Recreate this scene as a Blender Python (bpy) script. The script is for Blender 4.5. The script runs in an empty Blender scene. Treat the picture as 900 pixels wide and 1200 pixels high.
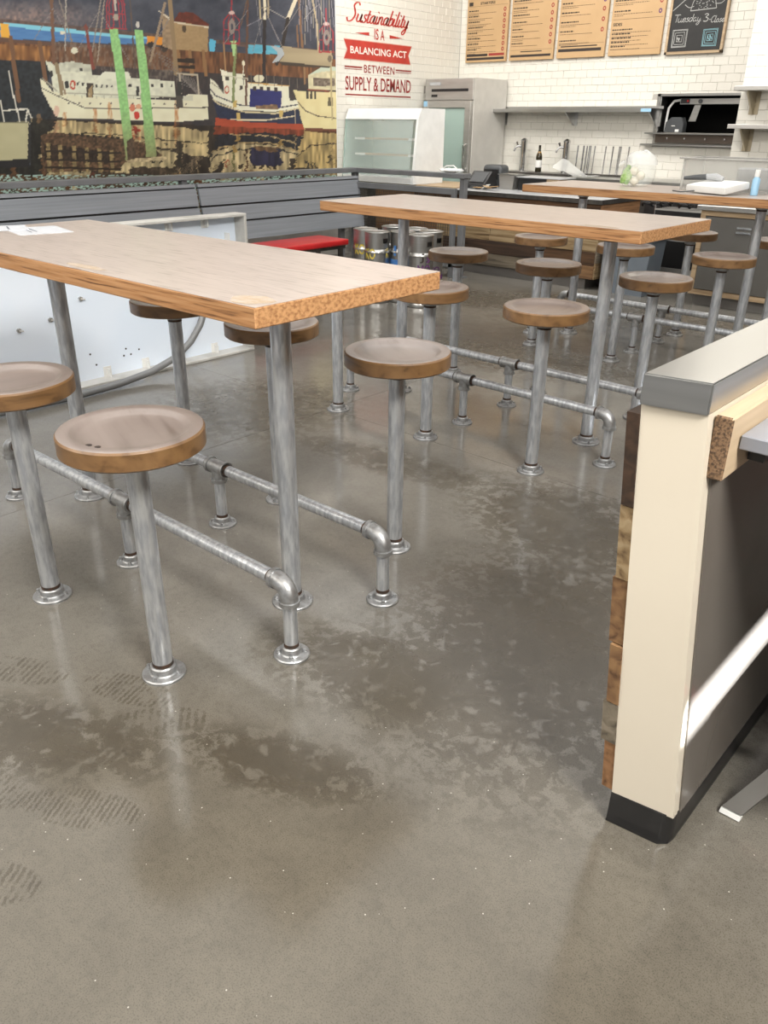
import bpy, bmesh, math, random
import numpy as np
from math import sin, cos, pi, radians as R
from mathutils import Vector, Matrix
random.seed(7)
rnd = random.Random(11)
sc = bpy.context.scene
C = sc.collection

# ------------------------------------------------------------------ camera
CAM = (0, 0, 1.4322)
RIGHT = Vector((0.743, 0.669, 0.0102)); UP = Vector((-0.2995, 0.3198, 0.8989)); FWD = Vector((-0.5981, 0.6710, -0.4382))
FWD.normalize(); RIGHT = (RIGHT - FWD * RIGHT.dot(FWD)).normalized(); UP = RIGHT.cross(FWD)
FPX = 933.2
cd = bpy.data.cameras.new('camera'); cam = bpy.data.objects.new('camera', cd); C.objects.link(cam)
cd.sensor_fit = 'VERTICAL'; cd.sensor_height = 36; cd.lens = FPX / 1200 * 36
m = Matrix((RIGHT, UP, -FWD)).transposed().to_4x4(); m.translation = CAM
cam.matrix_world = m; cd.clip_start = .02; cd.clip_end = 60
sc.camera = cam

# ------------------------------------------------------------------ world, lights, exposure
sc.view_settings.view_transform = 'Standard'; sc.view_settings.look = 'None'
sc.view_settings.gamma = 1; sc.view_settings.use_curve_mapping = False
sc.view_settings.exposure = 0.08
w = bpy.data.worlds.new('sky'); sc.world = w; w.use_nodes = True
bg = w.node_tree.nodes['Background']; bg.inputs[0].default_value = (.92, .95, 1, 1); bg.inputs[1].default_value = .45
def area(name, loc, size, energy, color, rot):
    l = bpy.data.lights.new(name, 'AREA'); l.shape = 'RECTANGLE'; l.size, l.size_y = size; l.energy = energy; l.color = color
    o = bpy.data.objects.new(name, l); C.objects.link(o); o.location = loc; o.rotation_euler = rot
    return o
WARM = (1, .93, .82); DAY = (.90, .95, 1)
area('skylight', (-2.3, 2.2, 4.05), (9.0, 9.0), 330, (1, .985, .96), (0, 0, 0))
area('roof_window', (1.9, .2, 3.95), (1.3, 1.3), 400, (1, .96, .89), (R(8), R(28), 0))
area('shopfront_window', (-3.2, -2.35, 3.15), (5.6, 1.6), 150, WARM, (R(80), 0, 0))
area('back_wall_fill', (-4.6, 6.9, 3.62), (5.2, 1.2), 125, (1, .96, .90), (R(46), 0, 0))  # added fill to brighten the back wall, no fitting known there
area('pillar_fill', (-1.7, 6.1, 3.6), (1.4, .8), 42, (1, .97, .92), (R(52), 0, 0))  # unseen fill added to brighten the tiled pillar
sun = bpy.data.lights.new('sun', 'SUN'); sun.energy = 48; sun.angle = R(.7); sun.color = (.92, .96, 1)
so = bpy.data.objects.new('sun', sun); C.objects.link(so); so.rotation_euler = (0, R(70), 0)

# ------------------------------------------------------------------ materials
def node(nt, t, **kw):
    n = nt.nodes.new(t)
    for k, v in kw.items(): setattr(n, k, v)
    return n
def base(name):
    m = bpy.data.materials.new(name); m.use_nodes = True
    return m, m.node_tree, m.node_tree.nodes['Principled BSDF']
def rgb(c): return (c[0], c[1], c[2], 1)
def hexc(h):
    f = lambda v: ((v / 255 + .055) / 1.055) ** 2.4 if v > 10 else v / 255 / 12.92
    return tuple(f(int(h[i:i + 2], 16)) for i in (0, 2, 4))
def M(name, col, rough=.5, metal=0, col2=None, scale=(8, 8, 8), detail=4, lo=.35, hi=.65, bump=0, bscale=None, spec=.5, coat=0, rough2=None):
    if isinstance(col, str): col = hexc(col)
    if isinstance(col2, str): col2 = hexc(col2)
    m, nt, b = base(name)
    b.inputs['Base Color'].default_value = rgb(col); b.inputs['Roughness'].default_value = rough
    b.inputs['Metallic'].default_value = metal; b.inputs['Specular IOR Level'].default_value = spec
    b.inputs['Coat Weight'].default_value = coat; b.inputs['Coat Roughness'].default_value = .15
    tc = node(nt, 'ShaderNodeTexCoord'); mp = node(nt, 'ShaderNodeMapping')
    nt.links.new(tc.outputs['Object'], mp.inputs[0]); mp.inputs['Scale'].default_value = scale
    no = node(nt, 'ShaderNodeTexNoise'); nt.links.new(mp.outputs[0], no.inputs['Vector']); no.inputs['Scale'].default_value = 1; no.inputs['Detail'].default_value = detail
    if col2 is None: col2 = tuple(c * .92 for c in col)
    r = node(nt, 'ShaderNodeMapRange'); r.inputs[1].default_value = lo; r.inputs[2].default_value = hi
    nt.links.new(no.outputs[0], r.inputs[0])
    mx = node(nt, 'ShaderNodeMix', data_type='RGBA'); mx.inputs[6].default_value = rgb(col); mx.inputs[7].default_value = rgb(col2)
    nt.links.new(r.outputs[0], mx.inputs[0]); nt.links.new(mx.outputs[2], b.inputs['Base Color'])
    if rough2 is not None:
        r2 = node(nt, 'ShaderNodeMapRange'); r2.inputs[1].default_value = lo; r2.inputs[2].default_value = hi; r2.inputs[3].default_value = rough; r2.inputs[4].default_value = rough2
        nt.links.new(no.outputs[0], r2.inputs[0]); nt.links.new(r2.outputs[0], b.inputs['Roughness'])
    if bump:
        bp = node(nt, 'ShaderNodeBump'); bp.inputs['Strength'].default_value = bump; bp.inputs['Distance'].default_value = .004
        nt.links.new(no.outputs[0], bp.inputs['Height']); nt.links.new(bp.outputs[0], b.inputs['Normal'])
    return m
def G(name, col, rough=.05, alpha=.25, trans=0):
    m, nt, b = base(name)
    b.inputs['Base Color'].default_value = rgb(col); b.inputs['Roughness'].default_value = rough
    b.inputs['Alpha'].default_value = alpha; b.inputs['Transmission Weight'].default_value = trans
    return m
GALV = M('galvanised_steel', (.66, .685, .71), .30, .72, (.42, .44, .475), (75, 75, 14), 5, .38, .62, .12, rough2=.48)
GALVF = M('cast_flange', (.44, .45, .46), .42, .8, (.34, .34, .34), (60, 60, 60), 4, .4, .6, .2)
RUST = M('dark_thread', (.035, .028, .024), .6, .2, (.09, .045, .025), (60, 60, 60))
STEEL = M('stainless_steel', (.52, .52, .51), .30, 1, (.44, .44, .43), (2, 2, 40), 3)
STEELM = M('satin_steel', (.52, .51, .49), .42, .85, (.46, .45, .43), (3, 3, 20), 3)
CHROME = M('chrome', (.7, .7, .7), .14, 1, (.6, .6, .6))
DARKSTEEL = M('dark_steel', (.085, .08, .075), .38, .7, (.12, .11, .10), (20, 20, 20))
RAILM = M('grey_painted_rail', (.16, .165, .175), .42, 0, (.13, .135, .14), (6, 6, 6))
SLAT = M('grey_composite_slat', (.235, .252, .28), .45, 0, (.185, .20, .222), (60, 1.2, 60), 5, .35, .68, .15)
SLATCAP = M('grey_slat_cap', (.24, .255, .275), .5, 0, (.2, .21, .23), (60, 1.2, 60), 5)
BLACK = M('black_plastic', (.016, .016, .017), .35)
RUBBER = M('black_vinyl_cove', (.012, .012, .013), .28, 0, (.03, .03, .03), (14, 14, 14), 5, .5, .8)
DARKGREY = M('dark_grey_plastic', (.06, .065, .07), .45)
GREYP = M('blue_grey_plastic', (.17, .2, .235), .5)
LGREY = M('light_grey_laminate', (.42, .43, .44), .32, 0, (.38, .39, .4))
MGREY = M('grey_laminate', (.25, .26, .29), .3, 0, (.22, .23, .26))
WHITE = M('white_paint', (.78, .78, .76), .4)
WHITEG = M('white_enamel', (.80, .81, .80), .25)
SIGNW = M('white_sign_back', (.80, .87, .97), .35, 0, (.74, .83, .95), (2, 2, 2), 2)
SIGNF = M('sign_frame', (.62, .61, .58), .45, .15, (.45, .44, .41), (5, 5, 5), 5, .45, .7)
CREAM = M('cream_gloss_panel', (.66, .60, .50), .16, 0, (.63, .57, .47), (2, 2, 2), 3)
RED = M('red_vinyl', (.55, .018, .02), .35, 0, (.42, .012, .015), (5, 5, 5))
REDP = M('red_decal', (.50, .045, .03), .5, 0, (.42, .035, .025), (10, 10, 10))
REDD = M('dark_red_decal', (.30, .03, .025), .5)
OFFW = M('decal_white', (.80, .76, .70), .5)
PINK = M('decal_edge', (.62, .32, .26), .5)
def oak(name, c1, c2, c3, axis, rough=.5, fine=90, coat=0, bump=.25, mott=.6, along=2.2):
    """oak with streaks running along an axis"""
    m, nt, b = base(name)
    tc = node(nt, 'ShaderNodeTexCoord'); mp = node(nt, 'ShaderNodeMapping'); nt.links.new(tc.outputs['Object'], mp.inputs[0])
    s = [fine, fine, fine]; s[axis] = along; mp.inputs['Scale'].default_value = s
    n1 = node(nt, 'ShaderNodeTexNoise'); n1.inputs['Scale'].default_value = 1; n1.inputs['Detail'].default_value = 5; n1.inputs['Distortion'].default_value = .5
    nt.links.new(mp.outputs[0], n1.inputs[0])
    mp2 = node(nt, 'ShaderNodeMapping'); nt.links.new(tc.outputs['Object'], mp2.inputs[0])
    s = [14, 14, 14]; s[axis] = 1.4; mp2.inputs['Scale'].default_value = s
    n2 = node(nt, 'ShaderNodeTexNoise'); n2.inputs['Scale'].default_value = 1; n2.inputs['Detail'].default_value = 3
    nt.links.new(mp2.outputs[0], n2.inputs[0])
    cr = node(nt, 'ShaderNodeValToRGB'); e = cr.color_ramp.elements
    e[0].position = .30; e[0].color = rgb(c3); e[1].position = .62; e[1].color = rgb(c1)
    k = e.new(.44); k.color = rgb(c2)
    nt.links.new(n1.outputs[0], cr.inputs[0])
    mx = node(nt, 'ShaderNodeMix', data_type='RGBA', blend_type='MULTIPLY'); mx.inputs[0].default_value = mott
    r = node(nt, 'ShaderNodeMapRange'); r.inputs[1].default_value = .3; r.inputs[2].default_value = .7; r.inputs[3].default_value = .68; r.inputs[4].default_value = 1.1
    nt.links.new(n2.outputs[0], r.inputs[0]); nt.links.new(cr.outputs[0], mx.inputs[6]); nt.links.new(r.outputs[0], mx.inputs[7])
    nt.links.new(mx.outputs[2], b.inputs['Base Color']); b.inputs['Roughness'].default_value = rough; b.inputs['Coat Weight'].default_value = coat; b.inputs['Coat Roughness'].default_value = .3
    if bump:
        bp = node(nt, 'ShaderNodeBump'); bp.inputs['Strength'].default_value = bump; bp.inputs['Distance'].default_value = .002
        nt.links.new(n1.outputs[0], bp.inputs['Height']); nt.links.new(bp.outputs[0], b.inputs['Normal'])
    return m
EDGE = oak('oak_edge', (.47, .255, .115), (.38, .185, .072), (.10, .042, .016), 0, .5, 130, 0, .25, .6, 5)
ENDG = M('strand_end_grain', (.55, .30, .135), .6, 0, (.30, .135, .05), (80, 80, 120), 5, .42, .66, .5)
LAMT = oak('oak_laminate', (.48, .41, .368), (.44, .375, .335), (.27, .222, .19), 0, .33, 120, .35, .03, .2, 9)
SEATT = oak('oak_seat_top', (.265, .222, .204), (.238, .198, .181), (.165, .133, .118), 0, .33, 26, .6, .05, .3)
SEATS = oak('oak_seat_side', (.215, .118, .048), (.18, .095, .038), (.10, .052, .02), 0, .40, 26, .2, .1, .4)
PLK = {}
for k, (a, b_, c_) in dict(light=('a08c6c', '8c7554', '5d4830'), tan=('8a6a48', '75563a', '4a3322'), brown=('5f442c', '4c3522', '2c1e13'), dark=('463224', '37271b', '1f150f'), grey=('847a6b', '6f6657', '484036'), orange=('9c7350', '85603f', '573b25')).items():
    PLK[k] = oak('reclaimed_' + k, hexc(a), hexc(b_), hexc(c_), 0, .75, 40, 0, .5)
    PLK[k + '_y'] = oak('reclaimed_y_' + k, hexc(a), hexc(b_), hexc(c_), 1, .75, 40, 0, .5)
FRAMEW = oak('pale_wood_frame', (.48, .36, .23), (.42, .30, .18), (.3, .2, .11), 0, .5, 50, 0, .1)
KRAFT = M('kraft_menu', (.50, .33, .17), .6, 0, (.46, .30, .15), (3, 3, 3), 3)
INK = M('menu_ink', (.035, .025, .02), .7)
CHALKB = M('chalkboard', (.010, .010, .010), .6, 0, (.016, .016, .016), (8, 8, 8))
CHALK = M('chalk', (.40, .40, .39), .9); CHALKT = M('teal_chalk', (.22, .40, .45), .9)
PURPLE = M('purple_print', (.11, .03, .13), .6); YELLOW = M('yellow_print', (.60, .47, .08), .5); BLUE = M('blue_print', (.05, .17, .45), .5)
TILE = M('white_subway_tile', (.72, .70, .64), .16, 0, (.69, .67, .61), (1.5, 1.5, 1.5), 2)
GROUT = M('grey_grout', (.42, .40, .37), .85)
GLASS = G('clear_glass', (.82, .95, .92), .03, .20)
GLASSG = G('green_tint_glass', (.55, .72, .66), .04, .42)
ACR = G('clear_tub_plastic', (.50, .50, .47), .12, .30)
BAGM = G('thin_bag_plastic', (.86, .92, .90), .2, .22)
SHEET = G('clear_sheet', (.85, .87, .86), .2, .5)
LEAF = M('green_leaf', (.22, .42, .10), .45, 0, (.55, .68, .35), (10, 60, 60), 3); ONION = M('white_onion', (.75, .70, .58), .35)
BOTG = M('dark_bottle_glass', (.02, .016, .006), .08); AMBER = M('amber_neck', (.22, .12, .015), .1)
LABEL = M('white_label', (.8, .8, .78), .6); SKYB = M('pale_blue_plastic', (.32, .55, .75), .35)
PAPER = M('laminated_paper', (.74, .77, .82), .25)
WALLP = M('plain_wall', (.20, .19, .18), .7); CEIL = M('ceiling_paint', (.62, .61, .59), .8)
INKB = M('blue_black_ink', (.06, .07, .10), .6)
SKEL = M('grey_conduit', (.23, .235, .24), .4, .2)

# ------------------------------------------------------------------ mesh builder
class MB:
    def __init__(s): s.v = []; s.f = []; s.m = []
    def add(s, vs, fs, m=0):
        n = len(s.v); s.v += [tuple(p) for p in vs]; s.f += [tuple(i + n for i in f) for f in fs]; s.m += ([m] * len(fs) if isinstance(m, int) else list(m)); return s
    def box(s, x0, x1, y0, y1, z0, z1, m=0, b=0, seg=1, mf=None, mat=None):
        vs = [(x, y, z) for x in (x0, x1) for y in (y0, y1) for z in (z0, z1)]
        fs = [(0, 1, 3, 2), (4, 6, 7, 5), (0, 4, 5, 1), (2, 3, 7, 6), (0, 2, 6, 4), (1, 5, 7, 3)]
        if b:
            bm = bmesh.new(); bv = [bm.verts.new(v) for v in vs]
            for f in fs: bm.faces.new([bv[i] for i in f])
            bmesh.ops.recalc_face_normals(bm, faces=bm.faces)
            bmesh.ops.bevel(bm, geom=list(bm.edges), offset=b, segments=seg, affect='EDGES', profile=.5)
            bm.verts.index_update(); bm.normal_update()
            vs = [v.co.copy() for v in bm.verts]; fs = [tuple(v.index for v in f.verts) for f in bm.faces]
            ns = [f.normal.copy() for f in bm.faces]; bm.free()
            mm = [mf(n) for n in ns] if mf else m
        else: mm = m
        if mat is not None: vs = [mat @ Vector(v) for v in vs]
        return s.add(vs, fs, mm)
    def tube(s, pts, r, n=16, m=0, cap=True):
        P = [Vector(p) for p in pts]; rs = r if isinstance(r, (list, tuple)) else [r] * len(P)
        t0 = (P[1] - P[0]).normalized(); u = t0.orthogonal().normalized(); base_ = len(s.v); vs = []
        for i, p in enumerate(P):
            t = ((P[min(i + 1, len(P) - 1)] - P[i]).normalized() + (P[i] - P[max(i - 1, 0)]).normalized())
            t = t.normalized() if t.length > 1e-9 else t0
            u = (u - t * u.dot(t)).normalized(); w_ = t.cross(u)
            vs += [p + (u * cos(2 * pi * k / n) + w_ * sin(2 * pi * k / n)) * rs[i] for k in range(n)]
        fs = [(i * n + k, i * n + (k + 1) % n, (i + 1) * n + (k + 1) % n, (i + 1) * n + k) for i in range(len(P) - 1) for k in range(n)]
        if cap: fs += [tuple(range(n))[::-1], tuple(range((len(P) - 1) * n, len(P) * n))]
        return s.add(vs, fs, m)
    def lathe(s, prof, c=(0, 0, 0), n=24, m=0, mat=None, mfun=None):
        vs = []; fs = []; mm = []
        for r, z in prof: vs += [Vector((r * cos(2 * pi * k / n), r * sin(2 * pi * k / n), z)) for k in range(n)]
        for i in range(len(prof) - 1):
            for k in range(n):
                fs.append((i * n + k, i * n + (k + 1) % n, (i + 1) * n + (k + 1) % n, (i + 1) * n + k)); mm.append(mfun(i) if mfun else m)
        if prof[0][0] > 1e-6: fs.append(tuple(range(n))[::-1]); mm.append(mm[0])
        if prof[-1][0] > 1e-6: fs.append(tuple(range((len(prof) - 1) * n, len(prof) * n))); mm.append(mm[-1])
        if mat is not None: vs = [mat @ v for v in vs]
        return s.add([v + Vector(c) for v in vs], fs, mm)
    def prism(s, poly, fn, m=0):
        """poly: 2D outline, fn(u,v,h) -> 3D, h in 0/1"""
        n = len(poly); vs = [fn(u, v, 0) for u, v in poly] + [fn(u, v, 1) for u, v in poly]
        fs = [tuple(range(n))[::-1], tuple(range(n, 2 * n))] + [(i, (i + 1) % n, (i + 1) % n + n, i + n) for i in range(n)]
        return s.add(vs, fs, m)
    def hexa(s, p, m=0):
        """8 corners: bottom loop 0-3, top loop 4-7"""
        return s.add(p, [(3, 2, 1, 0), (4, 5, 6, 7), (0, 1, 5, 4), (1, 2, 6, 5), (2, 3, 7, 6), (3, 0, 4, 7)], m)
def build(name, mb, mats, parent=None, off=None, angle=35, fix=True):
    me = bpy.data.meshes.new(name)
    vs = mb.v if off is None else [(x - off[0], y - off[1], z - off[2]) for x, y, z in mb.v]
    me.from_pydata([tuple(v) for v in vs], [], mb.f)
    for mt in (mats if isinstance(mats, (list, tuple)) else [mats]): me.materials.append(mt)
    me.polygons.foreach_set('material_index', mb.m)
    if fix:
        bm = bmesh.new(); bm.from_mesh(me); bmesh.ops.recalc_face_normals(bm, faces=bm.faces); bm.to_mesh(me); bm.free()
    me.polygons.foreach_set('use_smooth', [True] * len(me.polygons)); me.set_sharp_from_angle(angle=R(angle))
    me.update()
    o = bpy.data.objects.new(name, me); C.objects.link(o)
    if parent is not None: o.parent = parent
    return o
def tag(o, label=None, cat=None, group=None, kind=None):
    if label: o['label'] = label
    if cat: o['category'] = cat
    if group: o['group'] = group
    if kind: o['kind'] = kind
    return o
def thing(name, label, cat, loc=(0, 0, 0), rz=0, group=None):
    o = bpy.data.objects.new(name, None); C.objects.link(o); o.location = loc; o.rotation_euler = (0, 0, rz); o.empty_display_size = .1
    return tag(o, label, cat, group)
def part(name, mb, mats, par, **k):
    """a part whose mesh is written in world coordinates, parented to an unrotated thing (or to a part of it)"""
    r = par
    while r.parent is not None: r = r.parent
    return build(name, mb, mats, par, off=tuple(r.location), **k)
def struct(name, mb, mats, parent=None, **k):
    o = build(name, mb, mats, parent, **k)
    if parent is None: o['kind'] = 'structure'
    return o
def dup(o, parent=None):
    c = o.copy(); C.objects.link(c)
    if parent is not None: c.parent = parent
    for ch in list(o.children): dup(ch, c)
    return c
def text_mesh(body, size, off=0.0, spacing=1.0):
    cu = bpy.data.curves.new('t', 'FONT'); cu.body = body; cu.size = size; cu.offset = off; cu.space_character = spacing; cu.resolution_u = 3
    o = bpy.data.objects.new('t', cu); C.objects.link(o); bpy.context.view_layer.update()
    me = bpy.data.meshes.new_from_object(o.evaluated_get(bpy.context.evaluated_depsgraph_get()))
    vs = [v.co.copy() for v in me.vertices]; fs = [tuple(p.vertices) for p in me.polygons]
    bpy.data.objects.remove(o); bpy.data.curves.remove(cu); bpy.data.meshes.remove(me)
    return vs, fs
def put_text(mb, body, u0, u1, v0, v1, fn, m=0, off=0.0, spacing=1.0, shear=0):
    """fit a word into the rectangle u0..u1, v0..v1 of a flat face; fn(u,v)->3D"""
    vs, fs = text_mesh(body, 1, off, spacing)
    xs = [v.x for v in vs]; ys = [v.y for v in vs]; x0, x1, y0, y1 = min(xs), max(xs), min(ys), max(ys)
    mb.add([fn(u0 + (v.x - x0) / (x1 - x0) * (u1 - u0) + shear * (v.y - y0), v0 + (v.y - y0) / (y1 - y0) * (v1 - v0)) for v in vs], fs, m)
def catmull(P, k=5):
    P = [Vector((p[0], p[1])) for p in P]
    if len(P) < 3: return P
    out = []
    for i in range(len(P) - 1):
        a, b_, c_, d = P[max(i - 1, 0)], P[i], P[i + 1], P[min(i + 2, len(P) - 1)]
        for j in range(k):
            t = j / k
            out.append(.5 * ((2 * b_) + (c_ - a) * t + (2 * a - 5 * b_ + 4 * c_ - d) * t * t + (3 * b_ - a - 3 * c_ + d) * t ** 3))
    return out + [P[-1]]
def ribbon(mb, pts, wd, fn, m=0, wfun=None):
    vs = []; fs = []; n = len(pts)
    for i, p in enumerate(pts):
        t = pts[min(i + 1, n - 1)] - pts[max(i - 1, 0)]
        if t.length < 1e-9: t = Vector((1, 0))
        t.normalize(); q = Vector((-t.y, t.x)) * (wd * (wfun(t) if wfun else 1) / 2)
        vs += [fn(p.x + q.x, p.y + q.y), fn(p.x - q.x, p.y - q.y)]
    for i in range(n - 1): fs.append((2 * i, 2 * i + 1, 2 * i + 3, 2 * i + 2))
    mb.add(vs, fs, m)
GLYPH = {
 'S': (1.15, [[(1.05, 2.05), (.9, 2.35), (.55, 2.35), (.35, 1.95), (.6, 1.4), (.78, .8), (.55, .1), (.1, -.05), (-.15, .4)]]),
 'u': (.74, [[(0, 1), (-.02, .3), (.15, 0), (.4, .2), (.5, 1)], [(.5, 1), (.48, .2), (.62, 0), (.76, .2)]]),
 's': (.52, [[(.42, .85), (.28, 1), (.12, .85), (.2, .6), (.4, .4), (.35, .08), (.1, 0), (-.02, .2)]]),
 't': (.46, [[(.14, 1.6), (.1, .25), (.25, 0), (.44, .2)], [(-.08, 1.05), (.4, 1.05)]]),
 'a': (.74, [[(.48, .85), (.3, 1), (.06, .75), (.02, .3), (.18, 0), (.4, .25), (.5, 1)], [(.5, 1), (.46, .2), (.6, 0), (.76, .2)]]),
 'i': (.36, [[(.05, 1), (.03, .2), (.17, 0), (.36, .2)], [(.07, 1.42), (.10, 1.58)]]),
 'n': (.70, [[(.02, 0), (.05, 1)], [(.04, .6), (.25, 1), (.42, .8), (.4, .2), (.54, 0), (.7, .2)]]),
 'b': (.58, [[(.08, 2), (.02, .2), (.2, 0), (.42, .2), (.45, .7), (.3, 1), (.06, .7)]]),
 'l': (.36, [[(.08, 2), (.04, .2), (.18, 0), (.36, .2)]]),
 'y': (.70, [[(0, 1), (0, .35), (.15, .05), (.38, .25), (.48, 1)], [(.48, 1), (.42, -.5), (.2, -.95), (.0, -.7), (.3, -.2), (.65, .1)]]),
 'T': (.75, [[(-.1, 1.9), (.9, 1.9)], [(.4, 1.9), (.4, 0)]]),
 'e': (.62, [[(.05, .5), (.5, .55), (.42, .95), (.15, .9), (.03, .4), (.2, 0), (.55, .15)]]),
 'd': (.70, [[(.5, .8), (.25, 1), (.03, .6), (.1, .05), (.35, .05), (.5, .5)], [(.55, 1.9), (.52, 0)]]),
 '3': (.85, [[(.05, 1.7), (.35, 1.9), (.62, 1.6), (.3, 1.1), (.7, .7), (.5, .1), (.02, .2)]]),
 '-': (.5, [[(.05, .9), (.35, .9)]]),
 'C': (.8, [[(.7, 1.7), (.45, 1.9), (.1, 1.4), (.08, .5), (.35, .02), (.7, .3)]]),
 'o': (.62, [[(.28, 1), (.05, .7), (.1, .1), (.35, .02), (.5, .5), (.28, 1)]]),
 ' ': (.5, []),
}
def script_text(mb, word, u0, u1, v0, vx, wd, fn, slant=.28, m=0, contrast=False):
    tot = sum(GLYPH[c][0] for c in word); k = (u1 - u0) / tot; x = 0
    for c in word:
        for st in GLYPH[c][1]:
            pts = [Vector((u0 + (x + a + slant * b_) * k, v0 + b_ * vx)) for a, b_ in st]
            ribbon(mb, catmull(pts), wd, fn, m, (lambda t: .45 + .75 * abs(t.y)) if contrast else None)
        x += GLYPH[c][0]

# ------------------------------------------------------------------ floor
def floor_material():
    m, nt, b = base('polished_concrete')
    tc = node(nt, 'ShaderNodeTexCoord'); L = nt.links.new; P = tc.outputs['Object']
    def noise(scale, detail=4, dist=0, rough=.5):
        n = node(nt, 'ShaderNodeTexNoise'); n.inputs['Scale'].default_value = scale; n.inputs['Detail'].default_value = detail; n.inputs['Distortion'].default_value = dist; n.inputs['Roughness'].default_value = rough
        L(P, n.inputs[0]); return n.outputs[0]
    def rng(x, a, b_, c=0, d=1):
        n = node(nt, 'ShaderNodeMapRange', interpolation_type='SMOOTHSTEP'); L(x, n.inputs[0])
        for i, v in enumerate((a, b_, c, d)): n.inputs[i + 1].default_value = v
        return n.outputs[0]
    def mth(op, a, b_=None):
        n = node(nt, 'ShaderNodeMath', operation=op)
        for i, v in enumerate((a, b_)):
            if v is None: continue
            if isinstance(v, (int, float)): n.inputs[i].default_value = v
            else: L(v, n.inputs[i])
        return n.outputs[0]
    def local(x, y, rx, ry, rot):
        mp = node(nt, 'ShaderNodeMapping', vector_type='TEXTURE'); L(P, mp.inputs[0])
        mp.inputs['Location'].default_value = (x, y, 0); mp.inputs['Rotation'].default_value = (0, 0, rot); mp.inputs['Scale'].default_value = (rx, ry, 1)
        return mp.outputs[0]
    def blob(x, y, rx, ry, rot):
        g = node(nt, 'ShaderNodeTexGradient', gradient_type='SPHERICAL'); L(local(x, y, rx, ry, rot), g.inputs[0]); return g.outputs[1]
    big = noise(1.1, 5, .3); mid = noise(7, 6, .6, .6); fine = noise(55, 3); grain = noise(330, 3); smear = noise(15, 6, .5, .62)
    # areas walked with greasy shoes; beside the half wall they also paint its shadow
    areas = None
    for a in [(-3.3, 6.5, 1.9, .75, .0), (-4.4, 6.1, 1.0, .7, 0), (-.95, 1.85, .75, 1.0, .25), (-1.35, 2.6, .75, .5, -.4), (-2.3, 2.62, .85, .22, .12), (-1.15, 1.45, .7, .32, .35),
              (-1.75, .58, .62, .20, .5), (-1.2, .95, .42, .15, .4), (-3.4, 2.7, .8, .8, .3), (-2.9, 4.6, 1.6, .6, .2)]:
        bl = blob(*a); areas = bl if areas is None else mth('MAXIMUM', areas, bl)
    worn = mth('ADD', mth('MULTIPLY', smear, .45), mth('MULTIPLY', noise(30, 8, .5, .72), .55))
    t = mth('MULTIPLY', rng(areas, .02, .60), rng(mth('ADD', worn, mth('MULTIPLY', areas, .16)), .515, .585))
    # single shoe prints
    prints = None
    for x, y, rot, f in [(-2.02, .70, .5, 60), (-1.72, .86, .35, 70), (-1.55, .83, .9, 55), (-1.42, .55, .55, 80), (-1.95, .40, .7, 60), (-1.66, .42, .4, 75), (-1.20, .98, .5, 65),
                         (-1.30, 1.52, .4, 70), (-1.08, 1.30, .9, 70), (-1.55, 2.40, -.3, 70), (-1.95, 2.58, .2, 60), (-2.35, 2.70, .1, 65), (-1.1, 2.35, -.5, 70), (-1.40, .30, .6, 70)]:
        lo = local(x, y, .16, .062, rot)
        g = node(nt, 'ShaderNodeTexGradient', gradient_type='SPHERICAL'); L(lo, g.inputs[0])
        wv = node(nt, 'ShaderNodeTexWave', wave_type='BANDS', bands_direction='X'); wv.inputs['Scale'].default_value = f / 22; wv.inputs['Distortion'].default_value = 2.5; wv.inputs['Detail'].default_value = 2; wv.inputs['Detail Scale'].default_value = 2
        L(lo, wv.inputs[0])
        s_ = mth('MULTIPLY', rng(g.outputs[1], .03, .14), rng(wv.outputs[1], .35, .6)); s_ = mth('MULTIPLY', s_, rng(worn, .42, .54))
        prints = s_ if prints is None else mth('MAXIMUM', prints, s_)
    dirt_shade = mth('MAXIMUM', t, mth('MULTIPLY', prints, .8))
    cr = node(nt, 'ShaderNodeValToRGB'); e = cr.color_ramp.elements; e[0].position = .32; e[0].color = rgb((.165, .153, .133)); e[1].position = .68; e[1].color = rgb((.232, .218, .195))
    L(big, cr.inputs[0])
    def mul(col, fac, c):
        x = node(nt, 'ShaderNodeMix', data_type='RGBA', blend_type='MULTIPLY'); L(fac, x.inputs[0]); L(col, x.inputs[6]); x.inputs[7].default_value = rgb(c); return x.outputs[2]
    col = mul(cr.outputs[0], rng(mid, .35, .7), (.86, .86, .86)); col = mul(col, rng(fine, .45, .7), (.9, .9, .9)); col = mul(col, rng(grain, .48, .68), (.66, .66, .64))
    col = mul(col, dirt_shade, (.56, .53, .48))
    col = mul(col, rng(blob(-.75, .25, 2.3, 1.7, .5), .0, .7), (.60, .565, .50))   # browner foreground concrete, with shade painted into the same colour
    # pale chips of aggregate
    v2 = node(nt, 'ShaderNodeTexVoronoi'); v2.inputs['Scale'].default_value = 26; L(P, v2.inputs['Vector'])
    chip = rng(v2.outputs[0], .05, .035)
    x = node(nt, 'ShaderNodeMix', data_type='RGBA'); L(mth('MULTIPLY', chip, .7), x.inputs[0]); L(col, x.inputs[6]); x.inputs[7].default_value = rgb((.55, .52, .46)); col = x.outputs[2]
    L(col, b.inputs['Base Color'])
    ro = mth('ADD', rng(mid, .3, .7, .085, .15), mth('MULTIPLY', dirt_shade, .16)); L(ro, b.inputs['Roughness'])
    b.inputs['Specular IOR Level'].default_value = .55
    bp = node(nt, 'ShaderNodeBump'); bp.inputs['Strength'].default_value = .10; bp.inputs['Distance'].default_value = .001; L(grain, bp.inputs['Height']); L(bp.outputs[0], b.inputs['Normal'])
    return m
CONC = floor_material()
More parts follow.
